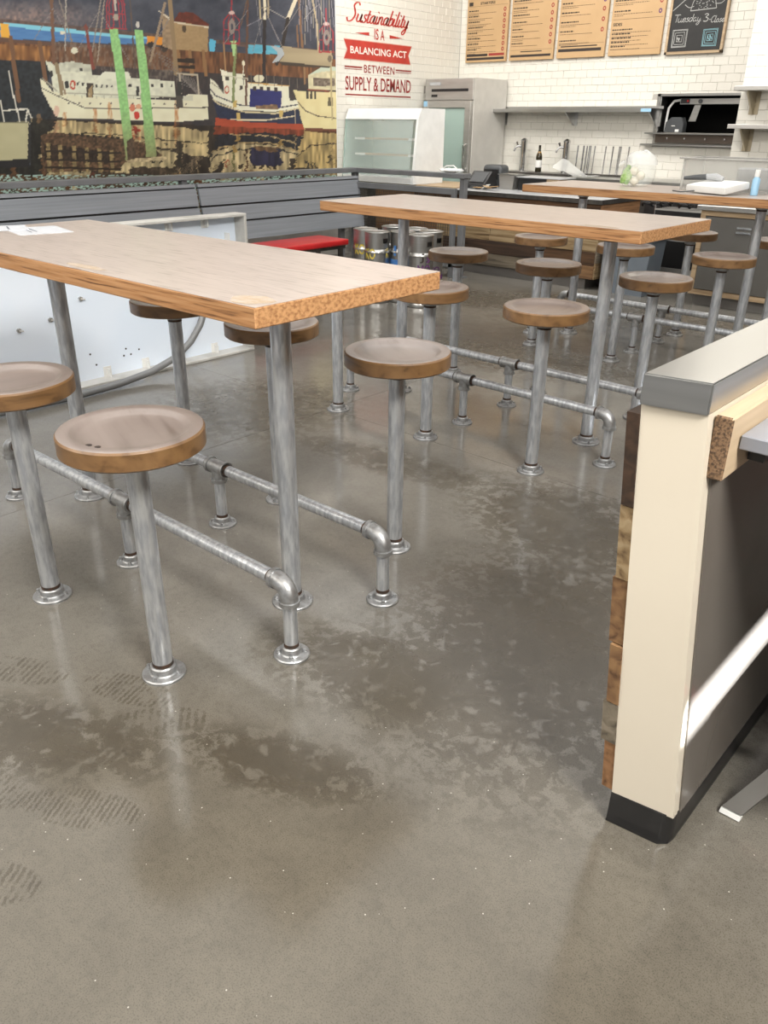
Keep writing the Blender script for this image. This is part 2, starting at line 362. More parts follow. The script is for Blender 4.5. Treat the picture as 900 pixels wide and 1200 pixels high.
# slabs parted by saw-cut joints 3 mm wide
fl = MB(); jx = [-9, -3.05, 4.2]; jy = [-3, 2.96, 9.6]
for i in range(2):
    for j in range(2):
        fl.box(jx[i] + (.0012 if i else 0), jx[i + 1] - (0 if i else .0012), jy[j] + (.0012 if j else 0), jy[j + 1] - (0 if j else .0012), -.06, 0)
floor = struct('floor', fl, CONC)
g = MB(); g.box(-9, 4.2, -3, 9.6, -.08, -.006); struct('joint_bed', g, M('joint_dirt', (.06, .055, .05), .9), floor)

# ------------------------------------------------------------------ shell
XM, YB = -7.167, 9.4
WX0, WX1, WZ0, WZ1 = -4.35, -3.40, 1.377, 1.735
ceil = MB(); ceil.box(-7.4, 3.2, -2.8, 9.6, 4.1, 4.2); struct('ceiling', ceil, CEIL)
wl = MB(); wl.box(XM - .15, XM, -2.8, YB + .15, 0, 4.1); wall_left = struct('wall_left', wl, GROUT)
wb = MB()
for a in [(XM, WX0, 0, 4.1), (WX1, 3.2, 0, 4.1), (WX0, WX1, 0, WZ0), (WX0, WX1, WZ1, 4.1)]: wb.box(a[0], a[1], YB, YB + .15, a[2], a[3])
wall_back = struct('wall_back', wb, GROUT)
wr = MB(); SZ0, SZ1 = 1.52, 1.668   # unseen slot, added to shape the sun stripe on the half wall
wr.box(3.0, 3.15, -2.8, YB, 0, SZ0); wr.box(3.0, 3.15, -2.8, YB, SZ1, 4.1); wr.box(3.0, 3.15, 4.2, YB, SZ0, SZ1); wr.box(3.0, 3.15, -2.8, 1.366, SZ0, SZ1)
struct('wall_right', wr, WALLP)
wf = MB(); wf.box(XM, 3.15, -2.65, -2.5, 3.7, 4.1); wf.box(XM, -4.6, -2.65, -2.5, 0, 3.7)
for x in (-4.6, -1.3, 1.9): wf.box(x, x + .16, -2.65, -2.5, 0, 3.7)
struct('wall_front', wf, WALLP)

# ---- subway tiles, each its own piece
TW, TH, GAP = .1549, .0785, .0018
def tile_mb(wd, h):
    b_ = .0018; mb = MB(); d = .005
    o_ = [(0, 0), (wd, 0), (wd, h), (0, h)]; i_ = [(b_, b_), (wd - b_, b_), (wd - b_, h - b_), (b_, h - b_)]
    vs = [(u, 0, v) for u, v in o_] + [(u, -d * .6, v) for u, v in o_] + [(u, -d, v) for u, v in i_]
    fs = [(k, (k + 1) % 4, 4 + (k + 1) % 4, 4 + k) for k in range(4)] + [(4 + k, 4 + (k + 1) % 4, 8 + (k + 1) % 4, 8 + k) for k in range(4)] + [(8, 9, 10, 11)]
    return mb.add(vs, fs)
def tiles(wall, u0, u1, z0, z1, place, hole=None, skip=(), near=None, rot=0, limit=300):
    """place(u,z)->3D point on the wall; tiles lie in courses with half-bond; hole = rectangle left free"""
    rects = []
    r_ = 0; z = z0
    while z < z1 - .01:
        h = min(TH, z1 - z) - GAP; u = u0 - (TW / 2 if r_ % 2 else 0)
        while u < u1 - .01:
            a, b_ = max(u, u0), min(u + TW, u1) - GAP; zz, hh = z, h
            if hole and a < hole[1] and b_ > hole[0] and zz + hh > hole[2] and zz < hole[3]:
                if zz < hole[2] - .02: hh = hole[2] - zz
                elif zz + hh > hole[3] + .02 and zz < hole[3]: hh = zz + hh - hole[3]; zz = hole[3]
                elif a < hole[0] - .02: b_ = hole[0]
                elif b_ > hole[1] + .02: a = hole[1]
                else: a = b_
            if b_ - a > .012 and hh > .01 and not any(a > s_[0] and b_ < s_[1] and zz > s_[2] and zz + hh < s_[3] for s_ in skip):
                rects.append((a, zz, b_ - a, hh))
            u += TW
        z += TH; r_ += 1
    rects.sort(key=lambda q: (Vector(place(q[0], q[1])) - Vector(CAM)).length if near is None else near(q))
    cache = {}; rest = MB()
    for i, (a, zz, wd, h) in enumerate(rects):
        if i < limit:
            key = (round(wd, 3), round(h, 3))
            if key not in cache:
                o = build('tile', tile_mb(wd, h), TILE, wall, fix=False); cache[key] = o
            else:
                o = cache[key].copy(); C.objects.link(o); o.parent = wall
            o.location = place(a, zz); o.rotation_euler = (rnd.uniform(-.004, .004), rnd.uniform(-.002, .002), rot + rnd.uniform(-.004, .004))
        else:
            t_ = tile_mb(wd, h); mt = Matrix.Translation(place(a, zz)) @ Matrix.Rotation(rot, 4, 'Z')
            rest.add([mt @ Vector(v) for v in t_.v], t_.f)
    if rest.v: tag(build('distant_tiles', rest, TILE, wall, fix=False), kind='stuff')
tiles(wall_back, XM + .008, -2.6, .84, 2.90, lambda u, z: (u, YB, z), hole=(WX0 - .03, WX1 + .1, WZ0 - .13, WZ1 + .02), skip=[(-7.2, -6.4, 0, 1.9), (-2.75, 0, 0, 5)])
tiles(wall_left, 7.150, YB - .008, .84, 2.90, lambda u, z: (XM, u, z), rot=pi / 2, skip=[(7.3, 7.75, 0, 1.3), (8.68, 9.35, 0, 1.9)])
pm = MB(); pm.box(-2.78, 1.5, 7.5, 9.38, .84, 4.1); pillar = struct('wall_hood', pm, GROUT)
tiles(pillar, -2.78, -1.4, .86, 2.95, lambda u, z: (u, 7.5, z))

# ------------------------------------------------------------------ harbour mural: a print on a thin sheet
def mural():
    y0, y1, z0, z1 = 1.6, 7.146, .55, 2.85; nu, nv = 600, 290
    Y = np.linspace(y0, y1, nu); Z = np.linspace(z0, z1, nv); YY, ZZ = np.meshgrid(Y, Z)
    # the print's own layout grid (columns/rows of the artwork)
    d = np.stack([np.full_like(YY, XM), YY, ZZ - CAM[2]], -1)
    dz = d @ np.array(FWD); px = 450 + FPX * (d @ np.array(RIGHT)) / dz; py = 600 - FPX * (d @ np.array(UP)) / dz
    rs = np.random.RandomState(3)
    def vnoise(x, y, s):
        x = x / s; y = y / s; xi = np.floor(x).astype(int); yi = np.floor(y).astype(int); fx = x - xi; fy = y - yi
        fx = fx * fx * (3 - 2 * fx); fy = fy * fy * (3 - 2 * fy); T = rs_tab
        h = lambda a, b_: T[(a * 57 + b_ * 131) % 4096]
        return (h(xi, yi) * (1 - fx) + h(xi + 1, yi) * fx) * (1 - fy) + (h(xi, yi + 1) * (1 - fx) + h(xi + 1, yi + 1) * fx) * fy
    rs_tab = rs.rand(4096)
    def H(h): return np.array([int(h[i:i + 2], 16) for i in (0, 2, 4)], float)
    def paint(x, y):
        img = np.zeros(x.shape + (3,)) + H('3b3f4b')
        def inside(poly):
            r = np.zeros(x.shape, bool); n = len(poly); j = n - 1
            for i in range(n):
                xi, yi = poly[i]; xj, yj = poly[j]
                if yi != yj: r ^= ((yi > y) != (yj > y)) & (x < (xj - xi) * (y - yi) / (yj - yi) + xi)
                j = i
            return r
        def F(poly, c, amt=0, s=(3, 3), c2=None):
            k = inside(poly); col = H(c)
            if amt:
                t = vnoise(x[k] * 3 / s[0], y[k] * 3 / s[1], 3)[:, None] * amt
                img[k] = col * (1 - t) + (H(c2) if c2 else np.zeros(3)) * t
            else: img[k] = col
        def Ln(pts, wd, c):
            for (ax, ay), (bx, by) in zip(pts[:-1], pts[1:]):
                dx, dy = bx - ax, by - ay; l2 = dx * dx + dy * dy + 1e-9
                t = np.clip(((x - ax) * dx + (y - ay) * dy) / l2, 0, 1)
                img[np.hypot(x - ax - t * dx, y - ay - t * dy) < wd / 2] = H(c)
        def El(cx, cy, rx, ry, c, w_=None):
            q = np.hypot((x - cx) / rx, (y - cy) / ry); img[(q < 1) & (q > (1 - w_ if w_ else -1))] = H(c)
        n1 = vnoise(x, y, 9); n2 = vnoise(x, y, 2.5)
        img += (n1[..., None] - .5) * 22 + (n2[..., None] - .5) * 8
        k = np.clip(1 - np.hypot((x - 20) / 130, (y - 22) / 26), 0, 1)[..., None] * (n2[..., None] * .7 + .3); img[:] = img * (1 - k) + H('a88a7c') * k
        F([(-300, 20), (0, 22), (100, 32), (200, 41), (300, 51), (400, 61), (400, 66), (172, 43), (100, 37), (0, 27), (-300, 24)], '6a544c', .3)
        F([(-300, 22), (8, 27), (100, 36), (172, 43), (172, 46), (100, 41), (8, 31), (-300, 27)], '7cc4d8')
        F([(-300, 27), (8, 31), (100, 41), (172, 46), (172, 52), (100, 50), (0, 45), (-300, 40)], '3f6ea6', .35, (9, 2), '6fa3cf')
        F([(245, 46), (253, 47), (251, 61), (245, 60)], '58b4d6'); F([(290, 52), (332, 54), (334, 63), (290, 64)], '4fa3bd', .3, (5, 2), '9cd3da')
        # wharf
        F([(-300, 38), (0, 45), (60, 50), (175, 54), (245, 60), (300, 63), (400, 70), (400, 95), (245, 86), (190, 84), (120, 78), (60, 72), (0, 70), (-300, 66)], '8a5a38', .85, (2, 9), '3a241a')
        k = inside([(-300, 50), (0, 52), (58, 55), (58, 72), (0, 70), (-300, 66)]); t = vnoise(x[k], y[k] / 3, 3)[:, None]; img[k] = H('b07a42') * t + H('5b3820') * (1 - t)
        F([(-300, 42), (0, 44), (60, 50), (175, 55), (175, 58), (60, 54), (0, 49), (-300, 46)], '5a4236')
        F([(-300, 68), (0, 70), (60, 72), (56, 100), (66, 140), (40, 150), (0, 152), (-300, 152)], '2b3034', .4)
        F([(60, 72), (120, 78), (250, 86), (400, 93), (400, 150), (60, 150)], '2a282c', .4, (2, 6), '59493f')
        for a in [[(12, 44), (22, 118)], [(46, 50), (53, 95)]]: Ln(a, 5, '6d4d36')
        F([(0, 27), (10, 28), (11, 44), (1, 44)], 'e0a63a'); F([(172, 42), (194, 44), (194, 54), (172, 52)], 'd98a2c'); El(177, 53, 4.5, 4, '2a2422'); El(192, 56, 4.5, 5, '2a2422')
        # boat shed
        F([(190, 14), (204, 25), (205, 60), (190, 54)], 'ab906f', .25); F([(204, 25), (244, 31), (243, 61), (205, 58)], 'a98c62', .25, (2, 2), '6f573a')
        F([(203, 25), (210, 14), (226, 15), (245, 29), (244, 31)], '6f2f22', .3); F([(183, 11), (187, 13), (204, 24), (203, 27)], 'd9cfb8'); Ln([(203, 26), (244, 32)], 1.5, 'd2c6ac'); El(215.5, 34, 2.7, 4.2, '4d3d2c')
        for xx in (208, 222, 238): Ln([(xx, 60), (xx + 3, 88)], 4, '8d6842')
        F([(206, 68), (228, 69), (228, 74), (206, 73)], '2a211c'); F([(206, 76), (228, 77), (228, 81), (206, 80)], '2a211c')
        # far rigging tangle behind the boats
        k = inside([(62, 48), (205, 58), (215, 105), (180, 95), (110, 80), (60, 72)]); t = np.clip(vnoise(x[k], y[k] / 2, 1.8) - .45, 0, 1)[:, None] * 1.2; img[k] = (img[k] * .7 + np.array([26, 21, 18])) * (1 - t) + H('8c8072') * t
        for x0, x1, y1_, c in [(60, 63, 75, '6e4e3a'), (77, 76, 60, 'a8a294'), (122, 114, 72, '9a8d7c'), (118, 108, 60, '8b8175'), (69, 84, 48, '847a6e'), (152, 158, 80, '5a4a3e')]: Ln([(x0, 0), (x1, y1_)], 1.4 if c != '6e4e3a' else 4, c)
        Ln([(100, 30), (109, 80)], 3.5, '7a3c30'); Ln([(193, 4), (176, 72)], 3, '96826a'); Ln([(199, 0), (206, 86)], 5, '8d7656')
        for a in range(7): Ln([(208 + a * 3, 86 + a), (232 + a * 2, 112 + a * 2)], .8, '77706a')
        for a in range(8): Ln([(182 + a * 4, 62 + a * 5), (200 + a * 4, 70 + a * 5)], .7, '6f6a66')
        Ln([(207, 86), (231, 88), (233, 112)], 1.6, 'b5aa94'); Ln([(210, 86), (212, 110)], 1.6, 'b5aa94')
        # white trawler
        F([(46, 92), (51, 94), (62, 108), (100, 113), (150, 116), (206, 117), (222, 110), (243, 111), (244, 140), (205, 143), (160, 141), (100, 139), (68, 138), (58, 124), (49, 106)], 'e4e2c4', .22, (8, 8), 'b9ab86')
        F([(53, 71), (59, 73), (62, 76), (106, 78), (108, 88), (204, 95), (206, 113), (150, 116), (100, 113), (62, 108), (60, 92)], 'e2e3cb', .12)
        F([(68, 74), (84, 72), (106, 76), (107, 84), (70, 84)], 'd7d8c2', .2); F([(113, 92), (122, 84), (150, 84), (154, 93)], 'dfe0ca')
        Ln([(48, 103), (62, 110), (100, 127), (150, 127), (243, 126)], 1.2, '38332f'); Ln([(62, 108), (206, 114)], .9, 'a6a48e')
        for xx, yy, w_, h_ in [(60, 86, 3.6, 7.5), (78, 99, 4.5, 8), (91, 98, 2.6, 3.6), (97, 99, 2.6, 3.6), (95, 81.5, 4, 3.6), (113, 101, 2, 3), (119, 101, 2, 3), (125, 101, 2, 3), (131, 101, 2, 3), (152, 100, 3.5, 4), (178, 100, 3, 4), (189, 100, 3, 4), (201, 100, 1.6, 3.4), (161, 107, 3.4, 12), (210, 104, 5, 16)]:
            F([(xx - w_ / 2, yy - h_ / 2), (xx + w_ / 2, yy - h_ / 2), (xx + w_ / 2, yy + h_ / 2), (xx - w_ / 2, yy + h_ / 2)], '30302f')
        F([(101, 97), (109, 98), (109, 115), (101, 114)], '3c3630'); F([(103, 106), (108, 100), (108, 115), (103, 114)], '9c8560')
        El(85, 99.5, 3.2, 6, 'b5442f', .45); Ln([(66, 75), (72, 110)], 4, '8a7a5c'); Ln([(70, 88), (76, 110)], 2.5, '8f7b60'); El(87, 59, 4, 4, 'd9d6bd'); F([(70, 37), (77, 37), (77, 40), (70, 40)], 'dcd8bd')
        for xx, yy, l in [(75, 132, 14), (111, 128, 16), (128, 120, 20), (206, 118, 34)]:
            k = inside([(xx - 2, yy), (xx + 2.5, yy), (xx + 3.5, yy + l), (xx - 2, yy + l)]); t = vnoise(x[k], y[k] / 4, 1.5)[:, None] * .8; img[k] = img[k] * (1 - t) + H('b0652e') * t
        El(155, 126, 3, 5, 'd07a5c'); El(160, 135, 3.4, 4.6, 'c43c30'); El(162, 125, 3.5, 3, 'd6a07c'); El(66, 130, 3.2, 6.5, 'd6b49c')
        # navy boat
        F([(246, 92), (252, 96), (262, 110), (262, 90), (258, 82), (266, 84), (290, 88), (290, 96), (338, 100), (339, 118), (350, 117), (353, 126), (322, 131), (280, 129), (250, 117), (246, 108)], 'e3e2cb', .15, (5, 5), 'b5a888')
        F([(247, 110), (252, 119), (280, 130), (322, 133), (353, 127), (355, 146), (330, 146), (290, 145), (256, 141)], '232a44', .2); Ln([(246, 104), (252, 112), (280, 123), (322, 127), (352, 122)], 1.4, '2b2e3c')
        Ln([(249, 116), (256, 122), (285, 131), (322, 133), (353, 126)], 1.6, 'cdbf98'); Ln([(270, 140), (310, 141), (345, 136)], 1.4, 'd8cba8'); Ln([(345, 127), (346, 145)], 1, 'b8a888')
        F([(252, 138), (300, 144), (356, 145), (357, 152), (318, 155), (252, 147)], 'a8452c', .25, (6, 2), '6e2a1c')
        F([(293, 104), (330, 107), (329, 126), (292, 125)], '23265e', .2, (8, 3), '3a3f86'); F([(299, 124), (324, 122), (326, 128), (300, 128)], '9c7a5c', .4)
        F([(258, 81), (266, 84), (264, 104), (262, 100)], 'efead2'); El(265.5, 105, 2.7, 5, 'b5543c', .4)
        for xx, yy in [(266, 92), (286, 91), (282.5, 103), (298, 104), (306, 104), (314.5, 104), (323, 105)]: F([(xx - 2, yy - 2.5), (xx + 2, yy - 2.5), (xx + 2, yy + 2), (xx - 2, yy + 2)], '3d3630')
        El(303, 92, 6, 4.5, 'dcd6b8'); Ln([(291, 97), (339, 101)], 1.2, 'c79a4c')
        for xx, yy in [(275, 121), (279, 135), (329, 132)]: F([(xx - 2.2, yy - 3), (xx + 2.2, yy - 3), (xx + 2.2, yy + 5), (xx - 2.2, yy + 5)], 'c4a860')
        # cream boat, right
        F([(343, 105), (352, 107), (396, 108), (396, 154), (357, 153), (352, 138), (349, 121)], 'dcd09c', .2, (6, 8), 'b59a60'); F([(361, 88), (376, 80), (400, 79), (400, 106), (361, 104)], 'd9cfa8', .15)
        Ln([(349, 120), (358, 130), (372, 136), (396, 139)], 1.2, '4a3a30'); F([(357, 150), (396, 151), (396, 157), (358, 156)], '6e4030'); Ln([(361, 105), (385, 107)], 2, '7a3c2c')
        F([(367, 91), (392, 92), (392, 101), (367, 101)], '4a3c34', .5, (2, 2), 'd0c8b0')
        for xx in (360, 364.5, 369): F([(xx - 1.3, 107), (xx + 1.3, 107), (xx + 1.3, 116), (xx - 1.3, 116)], '3c3a34')
        F([(384, 114), (390, 114), (390, 124), (384, 124)], '5a523e'); F([(361, 88), (376, 79), (400, 78), (400, 82), (377, 84)], 'b9c4b0')
        # masts and rigging, right
        for a, w_, c in [([(290, 0), (288, 123)], 2.6, '5f4234'), ([(289, 0), (282, 30)], 1.2, '6a5040'), ([(310, 0), (309, 88)], 4, '2a2526'), ([(346, 0), (337, 22)], 4.5, 'd8ccb0'), ([(337, 22), (331, 52), (324, 75)], 4, '2c2624'),
                          ([(350, 0), (354, 55)], 2.6, '7c5a3e'), ([(348, 30), (349, 55)], 1.6, '7c5a3e'), ([(358, 0), (360, 28)], .8, 'b0b0b4'), ([(362, 0), (365, 28)], .8, '9c9ca4'), ([(366, 0), (371, 26), (373, 60)], 2, 'b5a482'), ([(372, 0), (382, 30)], .8, 'a09a98'),
                          ([(387, 60), (389, 140)], 2, 'b0a076'), ([(356, 75), (357, 98)], 2, '8a6a4a'), ([(300, 0), (306, 50)], .7, '77757c'), ([(314, 10), (335, 22)], .8, '9a9690'), ([(290, 30), (306, 22)], .8, '8a8890'), ([(315, 22), (326, 48)], .7, '77757c'), ([(356, 22), (372, 6)], .8, 'a09a98'),
                          ([(304, 0), (305, 22)], 2, 'bfae84'), ([(314, 0), (314, 20)], 2, 'a8987a'), ([(310, 0), (310, 22)], 3, 'e2d9bc'), ([(303, 10), (316, 8)], 1, '8a8070'), ([(262, 50), (264, 82)], 2, 'a47c54'), ([(285, 72), (285, 86)], 1.4, 'd8d0b8'), ([(274, 48), (276, 60), (274, 80), (273, 118)], 3, '7e8a58')]: Ln(a, w_, c)
        F([(270, 48), (277, 48), (275, 66), (273, 66)], 'a8cf8c'); El(285, 74, 2, 3, 'e6dfc2')
        F([(330, 54), (386, 61), (390, 66), (388, 78), (372, 79), (326, 73), (332, 66)], 'a89878', .22, (20, 5), '6f6450'); F([(326, 72), (388, 78), (384, 80), (330, 76)], '3a332c')
        F([(316, 53), (330, 56), (333, 63), (326, 72), (318, 74), (325, 65), (325, 61)], 'a6aeb2'); El(386, 69, 2.4, 4, '6a6050')
        # red lamp cages
        def cage(cx, t, b_, hw, c='a03038'):
            for k in (-1, -.4, .3, 1): Ln([(cx + k * 3, t + 6), (cx + k * hw, t + 13), (cx + k * hw, b_)], 1.1, c)
            Ln([(cx, t - 14), (cx, t + 4)], 1.6, c); Ln([(cx - hw, b_), (cx + hw, b_)], 1.6, c); Ln([(cx - hw, (t + b_) / 2 + 4), (cx + hw, (t + b_) / 2 + 4)], .9, c); El(cx, t + 4, 3.6, 2, 'd8b8b0'); El(cx + .5, t + 20, 4, 9, '8c8078', .6)
        cage(271, 11, 51, 9); cage(382, 24, 61, 8)
        for k in (-11, -8, -3, 4, 8, 11): Ln([(135 + k * .45, -10), (135 + k * .95, 5), (136 + k, 34)], 1.2, 'a3303a')
        Ln([(124, 33), (148, 34)], 1.6, 'a3303a'); Ln([(127, 16), (146, 17)], 1, 'a3303a'); El(135.5, 20, 3.2, 4, 'a09888'); Ln([(134.5, 0), (135, 12)], 2.5, 'b9b2a4')
        for a in range(14): Ln([(352 + a * 3, -4 + (a * 7) % 5), (350 + a * 3.4, 30 + (a * 11) % 26)], .7, ['8e8a90', '6c6870', 'a59a86'][a % 3])
        for a in range(9): Ln([(276 + a * 9, 84 + a), (276 + a * 9, 98 + a * .6)], .8, '6a6258')
        for a in range(16): Ln([(70 + a * 8.6, 109 + a * .25), (70 + a * 8.6, 114 + a * .22)], .7, 'b4b39c')
        for a in range(12): El(80 + a * 12.5, 121 + a * .1, 1.1, 1.1, '5a5650')
        for x0, y0, x1, y1_ in [(116, 12, 90, 60), (116, 12, 150, 70), (199, 20, 176, 60), (290, 12, 262, 52), (310, 12, 296, 60), (310, 12, 332, 58), (352, 6, 330, 40), (62, 10, 40, 46), (62, 10, 84, 50)]: Ln([(x0, y0), (x1, y1_)], .7, '827c7a')
        Ln([(262, 89), (290, 92)], 1.2, 'c9c4ac'); Ln([(248, 97), (262, 108)], 1.0, '8a8672'); Ln([(50, 92), (66, 106)], 1.2, 'a09c88'); F([(214, 112), (226, 112), (226, 118), (214, 118)], 'c9c8b2'); F([(206, 112), (214, 113), (214, 126), (206, 125)], '4a4640')
        # grey skiff, lower left
        F([(-300, 130), (0, 143), (33, 143), (32, 186), (0, 189), (-300, 200)], 'b3ad88', .2, (9, 9), '8c8562'); Ln([(-20, 144), (33, 143)], 1.6, '77745c'); F([(-300, 190), (0, 188), (33, 186), (36, 196), (0, 200), (-300, 212)], '1e1d1e'); F([(33, 143), (36, 150), (36, 192), (32, 187)], '272627')
        for a in [[(10, 84), (15, 110), (23, 142)], [(0, 118), (5, 142)], [(3, 130), (20, 128)], [(22, 128), (32, 128), (40, 146)], [(32, 128), (30, 142)]]: Ln(a, 1.6, 'd8d5c6')
        Ln([(33, 144), (60, 162), (90, 173), (128, 176)], 1.1, 'b9ad94'); Ln([(45, 136), (50, 155)], 5, '6e5a44')
        return img
    wl_ = 137 + .042 * px
    wav = (vnoise(px, py * 3.2, 7) - .5) * 5 + (vnoise(px, py * 5, 2.4) - .5) * 2.5
    up_ = paint(px, np.minimum(py, 1e9)); mir = paint(px + wav, 2 * wl_ - py * 1.0 + (vnoise(px, py * 2, 5) - .5) * 2.5)
    below = (py > wl_) & ~((px < 36) & (py < 196))
    tint = np.array([.84, .76, .62]); img = up_.copy(); img[below] = (mir[below] * .82 + mir[below].mean(-1, keepdims=True) * .18) * tint + np.array([4, 3, 2])
    streak = vnoise(px * .9, py / 6, 2.2)[..., None]; img[below] *= (.62 + .55 * streak[below])
    k = below & (py > 205); t = (vnoise(px, py * 4, 2.2) > .55)[..., None]; img[k] = np.where(t[k], np.array([150, 178, 168]), img[k] * .8)
    # floating dock with its piles and the two green dolphins
    def poly(p):
        r = np.zeros(px.shape, bool); j = len(p) - 1
        for i in range(len(p)):
            (xi, yi), (xj, yj) = p[i], p[j]
            if yi != yj: r ^= ((yi > py) != (yj > py)) & (px < (xj - xi) * (py - yi) / (yj - yi) + xi)
            j = i
        return r
    n3 = vnoise(px, py, 2)[..., None]
    k = poly([(48, 158), (62, 155), (143, 162), (172, 168), (190, 182), (180, 188), (146, 190), (138, 200), (52, 202), (48, 180)]); img[k] = (np.array([92, 68, 48]) * (.45 + .8 * n3))[k]
    k = poly([(50, 168), (130, 178), (132, 190), (52, 186)]); img[k] = (np.array([48, 36, 28]) * (.5 + .8 * n3))[k]
    for i in range(9):
        k = np.hypot(px - (82 + i * 7), (py - (157.5 + i * .5)) * 1.4) < 2.2; img[k] = (30, 26, 24)
    for i, xx in enumerate((56, 70, 86, 101, 116, 130)):
        k = poly([(xx - 2.3, 168 + i * 1.5), (xx + 2.3, 168 + i * 1.5), (xx + 4, 202), (xx - .5, 202)]); img[k] = (np.array([150, 128, 84]) * (.6 + .5 * n3))[k]
    for zz in (178, 188, 197):
        k = (np.abs(py - zz - (px - 90) * .03) < 1.3) & (px > 52) & (px < 142); img[k] = (40, 32, 26)
    k = poly([(146, 187), (194, 183), (196, 187), (150, 191)]); img[k] = (np.array([190, 170, 130]) * (.7 + .4 * n3))[k]
    for p in ([(128, 34), (138, 34), (147, 95), (157, 185), (147, 188), (137, 100)], [(157, 34), (167, 36), (176, 110), (183, 184), (171, 184), (165, 110)]):
        k = poly(p); t = np.clip((py - 130) / 60, 0, 1)[..., None]
        img[k] = ((np.array([142, 196, 122]) * (1 - t) + np.array([128, 128, 84]) * t) * (.9 + .2 * n3))[k]
    k = poly([(148, 166), (156, 160), (158, 186), (149, 188)]); img[k] = (np.array([74, 58, 44]) * (.7 + .6 * n3))[k]
    k = np.hypot(px - 161, (py - 29) * .6) < 2.2; img[k] = (200, 196, 186)
    img = np.clip(img * .93 + 14, 0, 255) / 255; lin = np.where(img > .04045, ((img + .055) / 1.055) ** 2.4, img / 12.92)
    vs = np.stack([np.full_like(YY, XM + .004), YY, ZZ], -1).reshape(-1, 3)
    idx = np.arange(nu * nv).reshape(nv, nu); q = np.stack([idx[:-1, :-1], idx[:-1, 1:], idx[1:, 1:], idx[1:, :-1]], -1).reshape(-1, 4)
    me = bpy.data.meshes.new('mural_print'); me.vertices.add(len(vs)); me.vertices.foreach_set('co', vs.ravel())
    me.loops.add(q.size); me.loops.foreach_set('vertex_index', q.ravel()); me.polygons.add(len(q)); me.polygons.foreach_set('loop_start', np.arange(0, q.size, 4)); me.update(calc_edges=True)
    a = me.color_attributes.new('print', 'FLOAT_COLOR', 'POINT'); a.data.foreach_set('color', np.concatenate([lin.reshape(-1, 3), np.ones((nu * nv, 1))], 1).astype(np.float32).ravel())
    m, nt, b = base('mural_ink'); at = node(nt, 'ShaderNodeAttribute'); at.attribute_name = 'print'; nt.links.new(at.outputs['Color'], b.inputs['Base Color']); b.inputs['Roughness'].default_value = .38
    me.materials.append(m)
    t = thing('harbour_mural', 'large printed photo mural of fishing boats at a wharf on left wall', 'mural', (XM, 4.4, .55))
    o = bpy.data.objects.new('print_sheet', me); C.objects.link(o); o.parent = t; o.location = (-XM, -4.4, -.55)
    e = MB(); e.box(XM, XM + .012, y1, y1 + .006, z0, z1); part('edge_trim', e, WHITE, t)
mural()

# ------------------------------------------------------------------ painted slogan on the tiles
XS = XM + .0085
sl = thing('wall_slogan', 'red painted slogan about sustainability on white tiled wall', 'wall decal', (XS, 7.85, 1.72))
def fs(u, v): return (XS, u, v)
mb = MB(); script_text(mb, 'Sustainability', 7.33, 8.36, 2.452, .076, .021, fs, .30, 0, True); part('script_line', mb, REDP, sl, fix=False)
mb = MB(); put_text(mb, 'IS', 7.772, 7.845, 2.297, 2.405, fs, 0, .01); put_text(mb, 'A', 7.875, 7.945, 2.297, 2.400, fs, 0, .01)
mb.add([fs(7.45, 2.343), fs(7.686, 2.328), fs(7.686, 2.362)], [(0, 1, 2)]); mb.add([fs(8.275, 2.341), fs(8.035, 2.36), fs(8.035, 2.324)], [(0, 1, 2)]); part('is_a_line', mb, REDP, sl, fix=False)
mb = MB(); rb = [(7.278, 2.271), (8.431, 2.266), (8.373, 2.172), (8.415, 2.081), (7.276, 2.086), (7.332, 2.176)]
mb.add([(XS - .0006, u, v) for u, v in [(7.27, 2.279), (8.442, 2.274), (8.383, 2.172), (8.425, 2.073), (7.268, 2.078), (7.322, 2.176)]], [tuple(range(6))], 1); mb.add([fs(u, v) for u, v in rb], [tuple(range(6))], 0)
ribb = part('ribbon_banner', mb, [REDP, PINK], sl, fix=False)
mb = MB(); put_text(mb, 'BALANCING ACT', 7.375, 8.343, 2.140, 2.212, lambda u, v: (XS + .001, u, v), 0, .02); part('banner_words', mb, OFFW, ribb, fix=False)
mb = MB(); put_text(mb, 'BETWEEN', 7.600, 8.128, 1.958, 2.038, fs, 0, .005, 1.1)
for a, b_ in ((7.282, 7.568), (8.152, 8.436)):
    mb.add([fs(a, 2.000), fs(b_, 2.000), fs(b_, 2.014), fs(a, 2.014)], [(0, 1, 2, 3)]); mb.add([fs(a, 1.982), fs(b_, 1.982), fs(b_, 1.988), fs(a, 1.988)], [(0, 1, 2, 3)])
part('between_line', mb, REDD, sl, fix=False)
mb = MB(); put_text(mb, 'SUPPLY & DEMAND', 7.292, 8.436, 1.772, 1.914, fs, 0, .012); mb.add([fs(7.29, 1.722), fs(8.434, 1.722), fs(8.434, 1.736), fs(7.29, 1.736)], [(0, 1, 2, 3)]); part('supply_line', mb, REDD, sl, fix=False)

